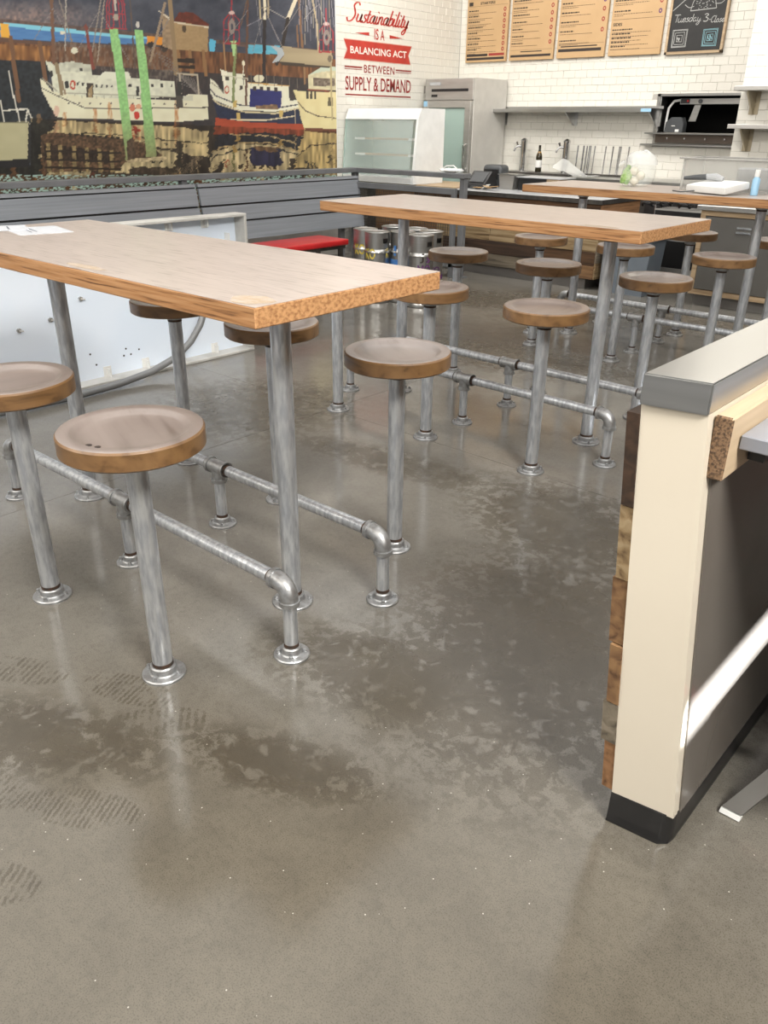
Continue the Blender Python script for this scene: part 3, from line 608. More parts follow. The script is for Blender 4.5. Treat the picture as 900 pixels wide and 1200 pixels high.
# ------------------------------------------------------------------ bar tables, foot rails, stools
TABLES = [(-2.347, 1.472, .0172), (-2.378, 3.496, -.0098), (-2.406, 5.509, -.0014)]
TL, TWD, TZ = 1.851, .684, 1.06
def flange(par, x, y, r=.062, pr=.03, z0=0, sgn=1, bolts=True):
    mb = MB(); k = r / .062
    prof = [(r, 0), (r, .006), (r - .003, .009), (pr + .013, .0105), (pr + .0095, .014), (pr + .0085, .031), (pr + .005, .035), (pr - .004, .035)]
    mt = Matrix.Translation((x, y, z0)) @ Matrix.Scale(sgn, 4, (0, 0, 1))
    mb.lathe(prof, n=28, mat=mt)
    if bolts:
        for a in range(4):
            q = pi / 4 + a * pi / 2; bx, by = (r - .014) * cos(q), (r - .014) * sin(q)
            mb.lathe([(.0085, .009), (.0085, .013), (.006, .013), (.006, .021), (0, .022)], c=(0, 0, 0), n=8, mat=mt @ Matrix.Translation((bx, by, 0)))
    o = build('flange', mb, GALVF, par)
    mb = MB(); mb.lathe([(pr + .0015, .034), (pr + .0015, .045)], n=20, mat=mt); build('thread_ring', mb, RUST, o)
    return o
def post(par, x, y, z0, z1, r, name='post'):
    mb = MB(); mb.tube([(x, y, z0), (x, y, z1)], r, 24); return build(name, mb, GALV, par)
def make_table():
    t = thing('bar_table', '', 'table')
    mb = MB(); mb.box(-TL / 2, TL / 2, -TWD / 2, TWD / 2, TZ - .050, TZ - .0015, b=.0025, mf=lambda n: 1 if abs(n.x) > .6 else 0)
    top = build('tabletop', mb, [EDGE, ENDG], t)
    mb = MB(); mb.box(-TL / 2 + .001, TL / 2 - .001, -TWD / 2 + .001, TWD / 2 - .001, TZ - .0015, TZ, b=.0006); build('laminate_surface', mb, LAMT, top)
    for s in (-1, 1):
        p = post(t, .6233 * s, 0, .006, TZ - .056, .030); flange(p, .6233 * s, 0, .068, .030); flange(p, .6233 * s, 0, .062, .030, TZ - .050, -1, False)
    return t
tabs = []
proto = make_table()
TLAB = ['nearest of three oak-topped bar tables on pipe posts, with papers on it', 'middle bar table with oak edge, bare pinkish top with a pale chipped corner', 'rear bar table carrying the plastic bag and clear tub, right of the kegs']
for i, (x, y, a) in enumerate(TABLES):
    t = proto if i == 0 else dup(proto)
    t.location = (x, y, 0); t.rotation_euler = (0, 0, a); tag(t, TLAB[i], 'table', 'bar tables bolted to the floor'); tabs.append(t)
def make_rail():
    t = thing('foot_rail', '', 'foot rail'); z = .243; a = .8395; r = .0212; er = .045
    for s in (-1, 1):
        mb = MB(); mb.tube([(s * .045, 0, z), (s * (a - .05), 0, z)], r, 18); build('rail_pipe', mb, GALV, t)
        # elbow
        mb = MB(); pts = [(s * (a - .062), 0, z)] + [(s * (a - er + er * sin(q)), 0, z - er + er * cos(q)) for q in [k * pi / 12 for k in range(7)]] + [(s * a, 0, z - .062)]
        mb.tube(pts, r + .006, 18); mb.tube([(s * (a - .066), 0, z), (s * (a - .052), 0, z)], r + .010, 18); mb.tube([(s * a, 0, z - .066), (s * a, 0, z - .052)], r + .010, 18); e = build('elbow', mb, GALVF, t)
        mb = MB(); mb.tube([(s * (a - .078), 0, z), (s * (a - .064), 0, z)], r + .0012, 18); build('thread_ring', mb, RUST, e)
    mb = MB(); mb.tube([(-.052, 0, z), (.052, 0, z)], r + .006, 18); mb.tube([(0, 0, z), (0, 0, z - .055)], r + .006, 18)
    for q in (-.052, .038): mb.tube([(q, 0, z), (q + .014, 0, z)], r + .010, 18)
    mb.tube([(0, 0, z - .06), (0, 0, z - .046)], r + .010, 18); e = build('tee', mb, GALVF, t)
    mb = MB(); mb.tube([(-.064, 0, z), (-.052, 0, z)], r + .0012, 18); mb.tube([(.052, 0, z), (.064, 0, z)], r + .0012, 18); build('thread_ring', mb, RUST, e)
    for s in (-1, 0, 1):
        l = post(t, s * a, 0, .006, z - .05, r, 'leg'); flange(l, s * a, 0, .054, r)
    return t
proto = make_rail(); first = True
RL = [['galvanised foot rail along the near side of the nearest bar table', 'galvanised foot rail along the far side of the nearest bar table'],
      ['galvanised foot rail along the near side of the middle bar table', 'galvanised foot rail along the far side of the middle bar table'],
      ['galvanised foot rail along the near side of the rear bar table', 'galvanised foot rail along the far side of the rear bar table']]
for i, (x, y, a) in enumerate(TABLES):
    for j, v in enumerate((-.2062, .2062)):
        t = proto if first else dup(proto); first = False
        t.location = (x - v * sin(a), y + v * cos(a), 0); t.rotation_euler = (0, 0, a); tag(t, RL[i][j], 'foot rail', 'pipe foot rails under the bar tables')
def make_stool():
    t = thing('bar_stool', '', 'stool'); z1 = .752; h = .052; r = .180
    prof = [(0, z1 - h), (r - .006, z1 - h), (r, z1 - h + .005), (r, z1 - .006), (r - .004, z1 - .001), (r - .008, z1), (r - .032, z1 - .001), (r - .036, z1 - .0025), (r - .048, z1 - .0105), (r - .056, z1 - .0135), (r - .085, z1 - .0165), (r - .13, z1 - .018), (0, z1 - .0185)]
    mb = MB(); mb.lathe(prof, n=56, mfun=lambda i: 0 if i < 4 else 1); build('seat', mb, [SEATS, SEATT], t, angle=25)
    p = post(t, 0, 0, .006, z1 - h - .004, .0285); flange(p, 0, 0, .062, .0285); flange(p, 0, 0, .058, .0285, z1 - h, -1, False)
    return t
SL = {(0, 'n', 0): 'round oak bar stool cut by the left picture edge, beside the nearest table', (0, 'n', 1): 'round oak bar stool nearest the camera, two dark spots on its dished seat',
      (0, 'f', -1): 'dark-sided round stool in front of the white sign panel, under the tabletop edge', (0, 'f', 0): 'dark-sided round stool half hidden behind the front post of the nearest table', (0, 'f', 1): 'round oak stool off front right corner of nearest table, wet streak on its rim',
      (1, 'n', -1): 'stool whose seat hides behind the nearest tabletop, only its pipe post showing', (1, 'n', 0): 'round oak stool peeping out behind the right corner of the nearest tabletop', (1, 'n', 1): 'round oak stool standing alone before the front post of the middle table',
      (1, 'f', -1): 'dark-sided round stool right of the kegs, far side of the middle table', (1, 'f', 0): 'dark-sided round stool behind the middle table, seat below the light-sided one', (1, 'f', 1): 'round oak stool with dark mark on its rim, right of the middle table end',
      (2, 'n', -1): 'light-sided round stool in front of the plank counter, near side of rear table', (2, 'n', 0): 'round oak stool right behind the front post of the middle table', (2, 'n', 1): 'round oak stool under the tub, before the front post of the rear table',
      (2, 'f', -1): 'stool hidden behind the middle tabletop, far side of the rear table, left end', (2, 'f', 0): 'dark-sided stool showing past the right corner of the middle tabletop', (2, 'f', 1): 'stool at the right picture edge, far side of the rear table'}
proto = make_stool(); first = True
for i, (x, y, a) in enumerate(TABLES):
    for sd, v in (('n', -.5126), ('f', .5126)):
        for k in (-1, 0, 1):
            if (i, sd, k) not in SL: continue
            t = proto if first else dup(proto); first = False; u = .6306 * k
            t.location = (x + u * cos(a) - v * sin(a), y + u * sin(a) + v * cos(a), 0); t.rotation_euler = (0, 0, rnd.uniform(0, 6.28)); tag(t, SL[i, sd, k], 'stool', 'round pipe-post bar stools')
# wet marks / plugs
a0 = TABLES[0]; sx, sy = a0[0] + .6306, a0[1] - .5126 + .011
nearst = next(o for o in C.objects if o.get('label') == SL[0, 'n', 1])
mb = MB()
for dx, dy, r_ in ((.00, -.120, .0085), (.026, -.112, .0075)): mb.lathe([(0, 0), (r_, .001), (r_, .0022), (0, .0026)], c=(dx, dy, .7365), n=14)
o = build('dark_plug', mb, M('dark_spot', (.03, .02, .016), .5), nearst); o.matrix_local = Matrix.Rotation(-nearst.rotation_euler.z + .05, 4, 'Z')
# pale chips where the laminate has worn off
PALE = M('worn_laminate', (.37, .28, .19), .6, 0, (.43, .36, .30), (40, 90, 40))
for ti, spots in ((0, [(.16, -.305, .10, .018), (.86, -.29, .06, .05)]), (1, [(.72, -.31, .09, .03)])):
    for u, v, ru, rv in spots:
        mb = MB()
        pts = [(u + ru * cos(q) * (.7 + .5 * rnd.random()), max(-TWD / 2 + .003, v + rv * sin(q) * (.7 + .5 * rnd.random()))) for q in [k * 2 * pi / 14 for k in range(14)]]
        pts = [(min(p[0], TL / 2 - .003), p[1]) for p in pts]
        mb.add([(p[0], p[1], TZ + .0004) for p in pts], [tuple(range(14))])
        build('worn_patch', mb, PALE, tabs[ti], fix=False)

# papers on the nearest table
def paper(name, label, cx, cy, wd, h, rot, z, lines):
    t = thing(name, label, 'paper', (cx, cy, z), rot)
    mb = MB(); mb.box(-wd / 2, wd / 2, -h / 2, h / 2, 0, .0012); build('sheet', mb, PAPER, t)
    mb = MB()
    for u0, u1, v in lines:
        u = u0
        while u < u1:
            l = rnd.uniform(.01, .022); mb.add([(u, v, .0015), (min(u + l, u1), v, .0015), (min(u + l, u1), v + .006, .0015), (u, v + .006, .0015)], [(0, 1, 2, 3)]); u += l + .005
    tag(build('print', mb, INKB, t, fix=False), kind='stuff'); return t
paper('menu_sheet', 'laminated paper sheet on nearest table, right one of the two', -3.06, 1.47, .235, .19, -.20, TZ + .0002, [(-.07, .05, -.02), (-.05, .06, -.04)])
paper('menu_sheet', 'laminated paper sheet on nearest table, at the left picture edge', -3.20, 1.385, .17, .20, -.35, TZ + .0016, [(-.05, .05, .03)])

# ------------------------------------------------------------------ sign panel and hose
t = thing('sign_cabinet', 'big white sign box with open back and clips standing on edge behind nearest table', 'sign box', (-4.4, 2.2, 0))
X0, X1, SY0, SY1, SH = -4.46, -4.35, .55, 3.50, .90
mb = MB(); mb.box(X0, X0 + .006, SY0, SY1, .01, SH - .01); bp = part('back_panel', mb, SIGNW, t)
for nm, b_ in (('frame_rail', (SY0, SY1, SH - .018, SH)), ('frame_rail', (SY0, SY1, 0, .018)), ('frame_side', (SY1 - .02, SY1, .018, SH - .018)), ('frame_side', (SY0, SY0 + .02, .018, SH - .018))):
    mb = MB(); mb.box(X0 - .005, X1, b_[0], b_[1], b_[2], b_[3], b=.003); part(nm, mb, SIGNF, t)
mb = MB()
for y in np.arange(.8, 3.5, .27): # bracket clips along top and bottom
    for z, s in ((SH - .018, -1), (.018, 1)):
        mb.box(X0 + .006, X0 + .05, y, y + .008, min(z, z + s * .05), max(z, z + s * .05)); mb.box(X0 + .006, X0 + .012, y - .02, y + .03, min(z, z + s * .06), max(z, z + s * .06))
for z in (.32, .72): mb.box(X0 + .006, X0 + .05, SY1 - .11, SY1 - .102, z - .06, z + .06); mb.box(X0 + .006, X0 + .012, SY1 - .13, SY1 - .08, z - .09, z - .06)
part('bracket', mb, WHITE, t)
mb = MB()
for y, z in [(1.45, .40), (1.62, .38), (1.78, .37), (1.93, .38), (2.12, .41), (2.32, .50), (2.36, .66), (2.55, .52), (2.74, .54), (2.86, .47), (2.94, .46), (3.02, .52), (3.20, .50), (3.34, .56), (1.30, .44), (1.15, .52), (2.0, .70), (3.1, .36)]:
    mb = MB(); mb.tube([(X0 + .006, y, z), (X0 + .02, y, z)], .013, 8); mb.tube([(X0 + .018, y, z), (X0 + .03, y + .02, z - .003)], .004, 6); part('stud', mb, STEELM, bp)
mb = MB()
for y, z in [(2.33, .17), (2.36, .10), (2.55, .12), (2.57, .16), (2.60, .12), (2.66, .14)]: mb.tube([(X0 + .005, y, z), (X0 + .0075, y, z)], .006, 8)
part('screw_hole', mb, BLACK, t)
mb = MB(); mb.tube([(X0 + .03, 2.36 + k * .045, .74 - .20 * (1 - (1 - k / 12) ** 2) + .008 * sin(k)) for k in range(13)], .005, 6); mb.tube([(X0 + .03, 1.0 + k * .09, .80 + .03 * sin(k * .9)) for k in range(9)], .0035, 6); part('wire', mb, DARKGREY, t)
HP = [(-4.22, 1.5, .03), (-4.20, 2.05, .026), (-4.22, 2.35, .028), (-4.24, 2.60, .05), (-4.26, 2.80, .10), (-4.28, 2.93, .17), (-4.29, 3.02, .26), (-4.295, 3.08, .37), (-4.31, 3.10, .50), (-4.335, 3.06, .62)]
cv = []
for i in range(len(HP) - 1):
    for k in range(4):
        q = k / 4; cv.append(tuple(HP[i][c_] * (1 - q) + HP[i + 1][c_] * q for c_ in range(3)))
t = thing('flexible_conduit', 'grey flexible conduit curving up from the floor against the white sign box', 'hose', (-4.22, 2.05, 0))
mb = MB(); mb.tube(cv + [HP[-1]], .021, 12); part('conduit_tube', mb, SKEL, t); mb = MB(); mb.tube([(-4.30, 3.095, .44), (-4.31, 3.10, .50)], .026, 12); part('coupling', mb, STEELM, t)

# ------------------------------------------------------------------ slatted back boards and railing on mural side
def slat_back(y0, y1, label):
    t = thing('slatted_back', label, 'bench back', (-6.5, (y0 + y1) / 2, 0), 0, 'grey slatted backs along the harbour mural')
    def bx(name, z0, z1, xt, th, mat, mb=None):
        mb = MB(); f = lambda z: -6.42 - .10 * (z - .4) / .5
        mb.hexa([(f(z0), y0, z0), (f(z0), y1, z0), (f(z0) - th, y1, z0), (f(z0) - th, y0, z0), (f(z1), y0, z1), (f(z1), y1, z1), (f(z1) - th, y1, z1), (f(z1) - th, y0, z1)]); return part(name, mb, mat, t)
    bx('cap_slat', .892, .918, 0, .06, SLATCAP)
    for z0, z1 in ((.734, .880), (.586, .717), (.410, .569)): bx('slat', z0, z1, 0, .024, SLAT)
    for z in (.564, .712, .876): mb = MB(); xx = -6.42 - .10 * (z - .4) / .5 - .028; mb.box(xx - .008, xx, y0, y1, z, z + .028); part('gap_shade_strip', mb, BLACK, t)  # black strips stand in for the shade in the slat gaps
    n = max(2, int((y1 - y0) / .75))
    for k in range(n):
        y = y0 + .25 + k * (y1 - y0 - .5) / (n - 1); mb = MB(); mb.box(-6.595, -6.55, y, y + .06, 0, .88); part('upright', mb, RAILM, t)
slat_back(1.6, 4.675, 'long grey slatted back under the mural, left section beyond the nearest table')
slat_back(4.705, 6.83, 'grey slatted back under the mural, right section next to the red seat')
t = thing('handrail', 'grey flat handrail with lower wire mesh panel around the slatted backs', 'railing', (-6.6, 6.83, 0))
mb = MB(); mb.box(-6.66, -6.54, 1.5, 6.90, .952, .998, b=.004); part('top_rail', mb, RAILM, t)
mb = MB(); mb.box(-6.54, -5.08, 6.82, 6.94, .952, .998, b=.004); part('top_rail', mb, RAILM, t)
for x, y in ((-6.6, 6.86), (-5.12, 6.88), (-6.6, 4.6), (-6.6, 2.4)):
    mb = MB(); mb.box(x - .03, x + .03, y - .03, y + .03, 0, .952, b=.003); p = part('post', mb, RAILM, t)
    mb = MB(); mb.box(x - .06, x + .06, y - .06, y + .06, 0, .008); part('foot_plate', mb, RAILM, p)
mb = MB(); mb.box(-6.55, -5.17, 6.80, 6.85, .80, .858, b=.003); part('mesh_frame_top', mb, RAILM, t)
mb = MB(); mb.box(-6.55, -5.17, 6.80, 6.85, .10, .14, b=.003); part('mesh_frame_bottom', mb, RAILM, t)
mb = MB(); mb.box(-5.215, -5.17, 6.80, 6.85, 0, .80, b=.003); part('mesh_frame_post', mb, RAILM, t)
mb = MB()
for k in range(44): x = -6.54 + k * .0305; mb.box(x, x + .0035, 6.823, 6.8265, .14, .80)
for k in range(22): z = .15 + k * .030; mb.box(-6.54, -5.21, 6.8265, 6.830, z, z + .0035)
tag(part('wire_mesh', mb, DARKSTEEL, t), kind='stuff')

# red padded bench
t = thing('red_bench', 'low bench with a red vinyl pad left of the kegs', 'bench', (-5.56, 4.7, 0))
mb = MB(); mb.box(-5.77, -5.37, 3.9, 5.50, .425, .478, b=.014, seg=3); part('pad', mb, RED, t)
mb = MB(); mb.box(-5.75, -5.40, 3.92, 5.48, .395, .425); part('frame', mb, DARKSTEEL, t)
for x in (-5.74, -5.44):
    for y in (3.95, 5.42): mb = MB(); mb.box(x, x + .035, y, y + .035, 0, .395); part('leg', mb, DARKSTEEL, t)

# ------------------------------------------------------------------ kegs
def keg(label, x, y, rot, words, band=None):
    t = thing('beer_keg', label, 'keg', (x, y, 0), rot, 'slim steel kegs by the railing'); r = .111; H_ = .594
    prof = [(0, .03), (r - .02, .03), (r - .008, 0), (r, .004), (r, .03), (r - .008, .045), (r - .004, .06), (r - .002, .10), (r - .002, .42), (r + .002, .425), (r + .002, .437), (r - .003, .445), (r - .01, .47), (r - .035, .50), (.04, .515), (0, .515)]
    mb = MB(); mb.lathe(prof, n=36); build('keg_body', mb, STEEL, t)
    # chimb collar with two hand holes
    mb = MB(); n = 48
    for k in range(n):
        a, b_ = 2 * pi * k / n, 2 * pi * (k + 1) / n; hole = (k % 24) in (4, 5, 6, 7)
        for z0, z1 in ([(.455, H_)] if not hole else [(.455, .505), (.545, H_)]):
            q = [(rr * cos(c_), rr * sin(c_), z) for z in (z0, z1) for rr, c_ in ((r - .006, a), (r - .006, b_), (r - .010, b_), (r - .010, a))]; mb.hexa(q)
    mb.lathe([(r - .012, H_ - .008), (r - .001, H_ - .008), (r, H_ - .002), (r - .006, H_ + .002), (r - .012, H_ - .002)], n=48); build('collar', mb, STEEL, t)
    mb = MB(); mb.lathe([(0, .515), (.03, .515), (.03, .545), (.018, .55), (0, .55)], n=16); build('valve', mb, STEELM, t)
    if words:
        mb = MB()
        for body, u0, u1, v0, v1, mi in words:
            put_text(mb, body, u0, u1, v0, v1, lambda u, v: ((r + .0004) * cos(u / r), (r + .0004) * sin(u / r), v), mi, .02)
        build('lettering', mb, [YELLOW, INK, PURPLE, BLUE], t, fix=False)
    if band:
        mb = MB(); mb.lathe([(r - .0015, band[0]), (r, band[0]), (r, band[1]), (r - .0015, band[1])], n=36); build('colour_band', mb, band[2], t)
    return t
FC = lambda x, y: math.atan2(-y, -x)   # turns a keg's lettering to the front of the room
K_ = [(-5.116, 5.449, [('KO', -.105, -.005, .385, .475, 0)], None, 'leftmost steel keg, yellow letters, touching the red bench'),
      (-4.898, 5.364, [('KO', -.115, -.015, .375, .465, 0), ('K', .085, .125, .385, .465, 0)], None, 'front steel keg with yellow letters, second from the left'),
      (-5.067, 5.773, None, None, 'plain steel keg standing at the back between the yellow-lettered keg and the post'),
      (-4.744, 5.529, [('I', -.085, -.060, .40, .485, 3)], (.30, .37, BLUE), 'steel keg with blue band and blue mark behind the pipe post'),
      (-4.809, 5.780, None, None, 'plain steel keg at the back just right of the pipe post'),
      (-4.494, 5.476, [('J', -.005, .028, .375, .455, 1), ('S', .05, .085, .375, .44, 2), ('MO', -.025, .09, .285, .36, 2)], None, 'front right steel keg with black and purple letters'),
      (-4.587, 5.724, [('MO', -.01, .09, .26, .31, 2)], (.20, .235, PURPLE), 'back right steel keg half behind the stool seat, purple marks')]
for x, y, wd, bd, lab in K_: keg(lab, x, y, FC(x, y), wd, bd)

# ------------------------------------------------------------------ plank counter
CY, CXR, CXL = 7.2, -3.767, -6.75
t = thing('bar_counter', 'long service counter faced with reclaimed planks behind the tables', 'counter', (-5.2, 7.2, 0))
mb = MB(); mb.box(CXL, CXR - .02, CY + .025, 8.0, .10, .775); part('body', mb, DARKSTEEL, t)
mb = MB(); mb.box(CXL, CXR - .10, CY + .05, 7.95, 0, .10); part('toe_kick', mb, M('toe_kick_grey', (.16, .15, .14), .6), t)
mb = MB(); mb.box(CXL, CXR + .02, CY - .02, 8.05, .777, .822, b=.003, mf=lambda n: 1 if n.z > .5 else 0); part('worktop', mb, [DARKSTEEL, LGREY], t)
mb = MB(); mb.box(-6.74, -5.52, 7.27, 8.03, .822, .834, b=.002); part('wood_inlay', mb, FRAMEW, t)
rows = [(.703, .775, ['brown', 'tan', 'dark', 'brown']), (.628, .700, ['tan', 'orange', 'brown', 'tan']), (.541, .625, ['dark', 'brown', 'tan', 'brown']), (.485, .538, ['dark', 'brown', 'dark', 'brown']), (.350, .482, ['light', 'light', 'tan', 'light']), (.224, .347, ['brown', 'dark', 'brown', 'dark']), (.100, .221, ['grey', 'brown', 'light', 'tan'])]
for z0, z1, ks in rows:
    x = CXL + .15
    while x < CXR - .02:
        l = rnd.uniform(.45, 1.0); x1 = min(x + l, CXR - .002)
        if CXR - x1 < .15: x1 = CXR - .002
        d = rnd.uniform(.012, .024); mb = MB(); mb.box(x, x1 - .003, CY + .025 - d - .004, CY + .025, z0, z1, b=.003)
        o = part('plank', mb, PLK[rnd.choice(ks)], t); x = x1
for z0, z1, k in [(.66, .775, 'orange_y'), (.51, .657, 'tan_y'), (.40, .507, 'light_y'), (.25, .397, 'grey_y'), (.10, .247, 'light_y')]:
    mb = MB(); mb.box(CXR - .02, CXR + .004 + rnd.uniform(0, .008), CY + .01, 7.99, z0, z1, b=.003); part('end_plank', mb, PLK[k], t)

# display case
t = thing('display_case', 'white countertop glass display case with two shelves in front of the slogan wall', 'display case', (-6.6, 7.5, .834))
X0, X1, Y0, Y1 = -7.14, -6.05, 7.30, 7.72
mb = MB(); mb.prism([(Y0 - .10, .836), (Y1, .836), (Y1, 1.585), (Y0 + .02, 1.585), (Y0 - .03, 1.48)], lambda u, v, h: (X1 - .03 + .03 * h, u, v)); part('end_panel', mb, WHITEG, t)
mb = MB(); mb.prism([(Y0 - .10, .836), (Y1, .836), (Y1, 1.585), (Y0 + .02, 1.585), (Y0 - .03, 1.48)], lambda u, v, h: (X0 + .02 * h, u, v)); part('end_glass', mb, GLASSG, t)
mb = MB(); mb.prism([(Y0 - .035, 1.478), (Y0 + .02, 1.585), (Y1, 1.585), (Y1, 1.478)], lambda u, v, h: (X0 + (X1 - .03 - X0) * h, u, v)); part('header', mb, WHITEG, t)
mb = MB(); mb.box(X0 + .02, X1 - .03, Y0 - .10, Y1, .836, .90); part('base', mb, WHITEG, t)
for z in (1.277, 1.115):
    mb = MB(); mb.box(X0 + .02, X1 - .035, Y0 + .04, Y1 - .02, z, z + .008); s_ = part('shelf', mb, GLASS, t)
    mb = MB(); mb.box(X0 + .16, X1 - .16, Y0 + .028, Y0 + .04, z - .006, z + .016); part('shelf_edge', mb, FRAMEW, s_); mb = MB(); mb.box(X0 + .10, X0 + .25, Y0 + .022, Y0 + .028, z - .008, z + .014); part('price_strip', mb, WHITE, s_); mb = MB(); mb.box(X1 - .18, X1 - .06, Y0 + .022, Y0 + .028, z - .008, z + .014); part('price_strip', mb, WHITE, s_)
mb = MB(); mb.prism([(Y0 - .10, .90), (Y0 - .092, .90), (Y0 - .022, 1.478), (Y0 - .03, 1.478)], lambda u, v, h: (X0 + .03 + (X1 - .10 - X0) * h, u, v)); part('front_glass', mb, GLASS, t)
mb = MB(); mb.box(X0 + .02, X1 - .03, Y1 - .012, Y1, .90, 1.478); part('back_glass', mb, GLASSG, t)
mb = MB(); mb.box(X1 - .23, X1 - .05, Y1 - .04, Y1 - .014, .90, 1.47); part('rear_post', mb, FRAMEW, t)
mb = MB(); mb.box(X0 + .35, X0 + .52, Y0, Y0 + .05, 1.462, 1.478); part('lamp', mb, WHITE, t)

# upright fridge
t = thing('upright_fridge', 'tall stainless single glass door fridge in the tiled corner', 'fridge', (-6.72, 9.0, 0))
X0, X1, Y0, Y1 = -7.10, -6.37, 8.65, 9.36
mb = MB(); mb.box(X0, X1, Y0 + .03, Y1, .08, 1.935, b=.004); mb.box(X0 + .03, X1 - .03, Y0 + .08, Y1 - .05, 0, .08); part('cabinet', mb, M('brushed_side', (.60, .585, .55), .42, .15), t)
mb = MB(); mb.box(X0, X1, Y0, Y0 + .03, 1.70, 1.930, b=.003); gp = part('grille_panel', mb, STEELM, t)
mb = MB(); mb.box(X0 + .10, X1 - .07, Y0 - .004, Y0, 1.792, 1.822); part('air_slot', mb, BLACK, gp)
mb = MB(); mb.box(X0 + .07, X0 + .24, Y0 - .004, Y0, 1.86, 1.895); part('badge', mb, LGREY, gp)
mb = MB(); mb.box(X0 + .10, X0 + .19, Y0 - .004, Y0, 1.735, 1.762); part('thermometer', mb, BLACK, gp)
for a in [(X0 + .005, X0 + .075, .12, 1.69), (X1 - .09, X1 - .005, .12, 1.69), (X0 + .075, X1 - .09, 1.615, 1.69), (X0 + .075, X1 - .09, .12, .20)]:
    mb = MB(); mb.box(a[0], a[1], Y0 - .03, Y0 + .028, a[2], a[3], b=.003); part('door_frame', mb, STEELM, t)
mb = MB(); mb.box(X0 + .075, X1 - .09, Y0 - .012, Y0 - .004, .20, 1.615); part('door_glass', mb, GLASSG, t)
mb = MB(); mb.box(X0 + .075, X1 - .09, Y0 + .022, Y0 + .029, .20, 1.615); part('dark_interior', mb, M('fridge_inside', (.20, .25, .23), .4), t)
mb = MB(); mb.box(X0 + .08, X1 - .1, Y0 + .0, Y0 + .02, 1.16, 1.175); part('wire_shelf', mb, STEELM, t)
mb = MB(); mb.tube([(X1 - .05, Y0 - .03, 1.22), (X1 - .05, Y0 - .07, 1.20), (X1 - .05, Y0 - .07, .95), (X1 - .05, Y0 - .03, .93)], .014, 10); part('handle', mb, CHROME, t)
mb = MB(); mb.box(X0 + .005, X0 + .06, Y0 - .034, Y0 - .03, 1.63, 1.69); part('blue_tape', mb, SKYB, t)

# ------------------------------------------------------------------ menu boards
def fb(u, v): return (u, 9.351, v)
def menu(x0, label, seed, header, rows_, ring, foot, inkstyle):
    t = thing('menu_board', label, 'menu board', (x0 + .3, 9.36, 2.14), 0, 'kraft menu boards above the bar'); rr = random.Random(seed); x1 = x0 + .615; z0, z1 = 2.142, 2.97
    mb = MB(); mb.box(x0, x1, 9.352, 9.382, z0, z1, b=.002); part('board', mb, KRAFT, t)
    for a in (x0 + .08, x1 - .08): mb = MB(); mb.box(a - .015, a + .015, 9.382, 9.392, 2.3, 2.9); part('standoff', mb, STEELM, t)
    mb = MB()
    def words(u, u1, v, h, dens=1):
        while u < u1:
            l = rr.uniform(.012, .035) * dens; mb.add([fb(u, v), fb(min(u + l, u1), v), fb(min(u + l, u1), v + h), fb(u, v + h)], [(0, 1, 2, 3)], 0); u += l + .007
    if header: put_text(mb, header, *header_pos[header], fb, 0, .03)
    for v, long_ in rows_:
        words(x0 + .025, x0 + .025 + rr.uniform(.13, .24), v, .013)
        words(x0 + .025, x0 + rr.uniform(.36, .48), v - .024, .005, .8)
        if long_: words(x0 + .025, x0 + rr.uniform(.14, .30), v - .040, .005, .8)
    for a, b_, v0, v1, mi in foot: mb.add([fb(x0 + a, v0), fb(x0 + b_, v0), fb(x0 + b_, v1), fb(x0 + a, v1)], [(0, 1, 2, 3)], mi)
    for v, mi in ring:
        n = 14; c_ = x0 + .562; vs = [(c_ + r_ * cos(2 * pi * k / n), 9.3505, v + 1.15 * r_ * sin(2 * pi * k / n)) for r_ in (.020, .0095) for k in range(n)]
        mb.add(vs, [(k, (k + 1) % n, n + (k + 1) % n, n + k) for k in range(n)], mi)
    part('print', mb, [INK, REDD, PURPLE, REDP], t, fix=False)
    return t
header_pos = {'STARTERS': (-6.84, -6.62, 2.757, 2.785), 'SIDES': (-5.012, -4.905, 2.428, 2.458)}
ST = [(2.69 - .0595 * k, 1) for k in range(8)]
menu(-7.035, 'kraft menu board headed starters, leftmost above the fridge', 1, 'STARTERS', ST, [(2.693 - .0595 * k, 1) for k in range(8)], [(.02, .60, 2.742, 2.744, 0), (.025, .085, 2.75, 2.79, 0), (.02, .34, 2.205, 2.232, 0), (.36, .59, 2.207, 2.234, 1), (.02, .59, 2.165, 2.192, 0)], 0)
menu(-6.37, 'kraft menu board with dark header band, second from the left', 2, None, [(2.75 - .073 * k, k % 2) for k in range(7)], [(2.76 - .073 * k, 1) for k in range(7)], [(.02, .57, 2.800, 2.835, 0), (.02, .6, 2.248, 2.250, 0), (.16, .46, 2.226, 2.236, 0), (.02, .585, 2.175, 2.20, 0)], 0)
menu(-5.705, 'kraft menu board with one purple ring, third from the left', 3, None, [(2.77 - .092 * k, k % 2) for k in range(6)], [(2.785, 1), (2.695, 2), (2.61, 1), (2.51, 1), (2.41, 1)], [(.02, .6, 2.282, 2.284, 0), (.05, .52, 2.252, 2.264, 0), (.02, .575, 2.205, 2.235, 0)], 0)
menu(-5.04, 'kraft menu board headed sides, next to the chalkboard', 4, 'SIDES', [(2.76, 1), (2.66, 1), (2.56, 1), (2.385, 0), (2.345, 0), (2.305, 0), (2.265, 0), (2.225, 0)], [(2.74, 2), (2.64, 1), (2.545, 2)], [(.02, .6, 2.488, 2.491, 0), (.02, .6, 2.20, 2.202, 0), (.36, .40, 2.68, 2.72, 0), (.42, .46, 2.70, 2.76, 0), (.33, .36, 2.69, 2.70, 0)], 0)
t = thing('chalkboard', 'wood framed black chalkboard with chalk writing, right of the menu boards', 'chalkboard', (-4.06, 9.36, 2.13))
X0, X1, Z0, Z1 = -4.372, -3.748, 2.13, 2.97
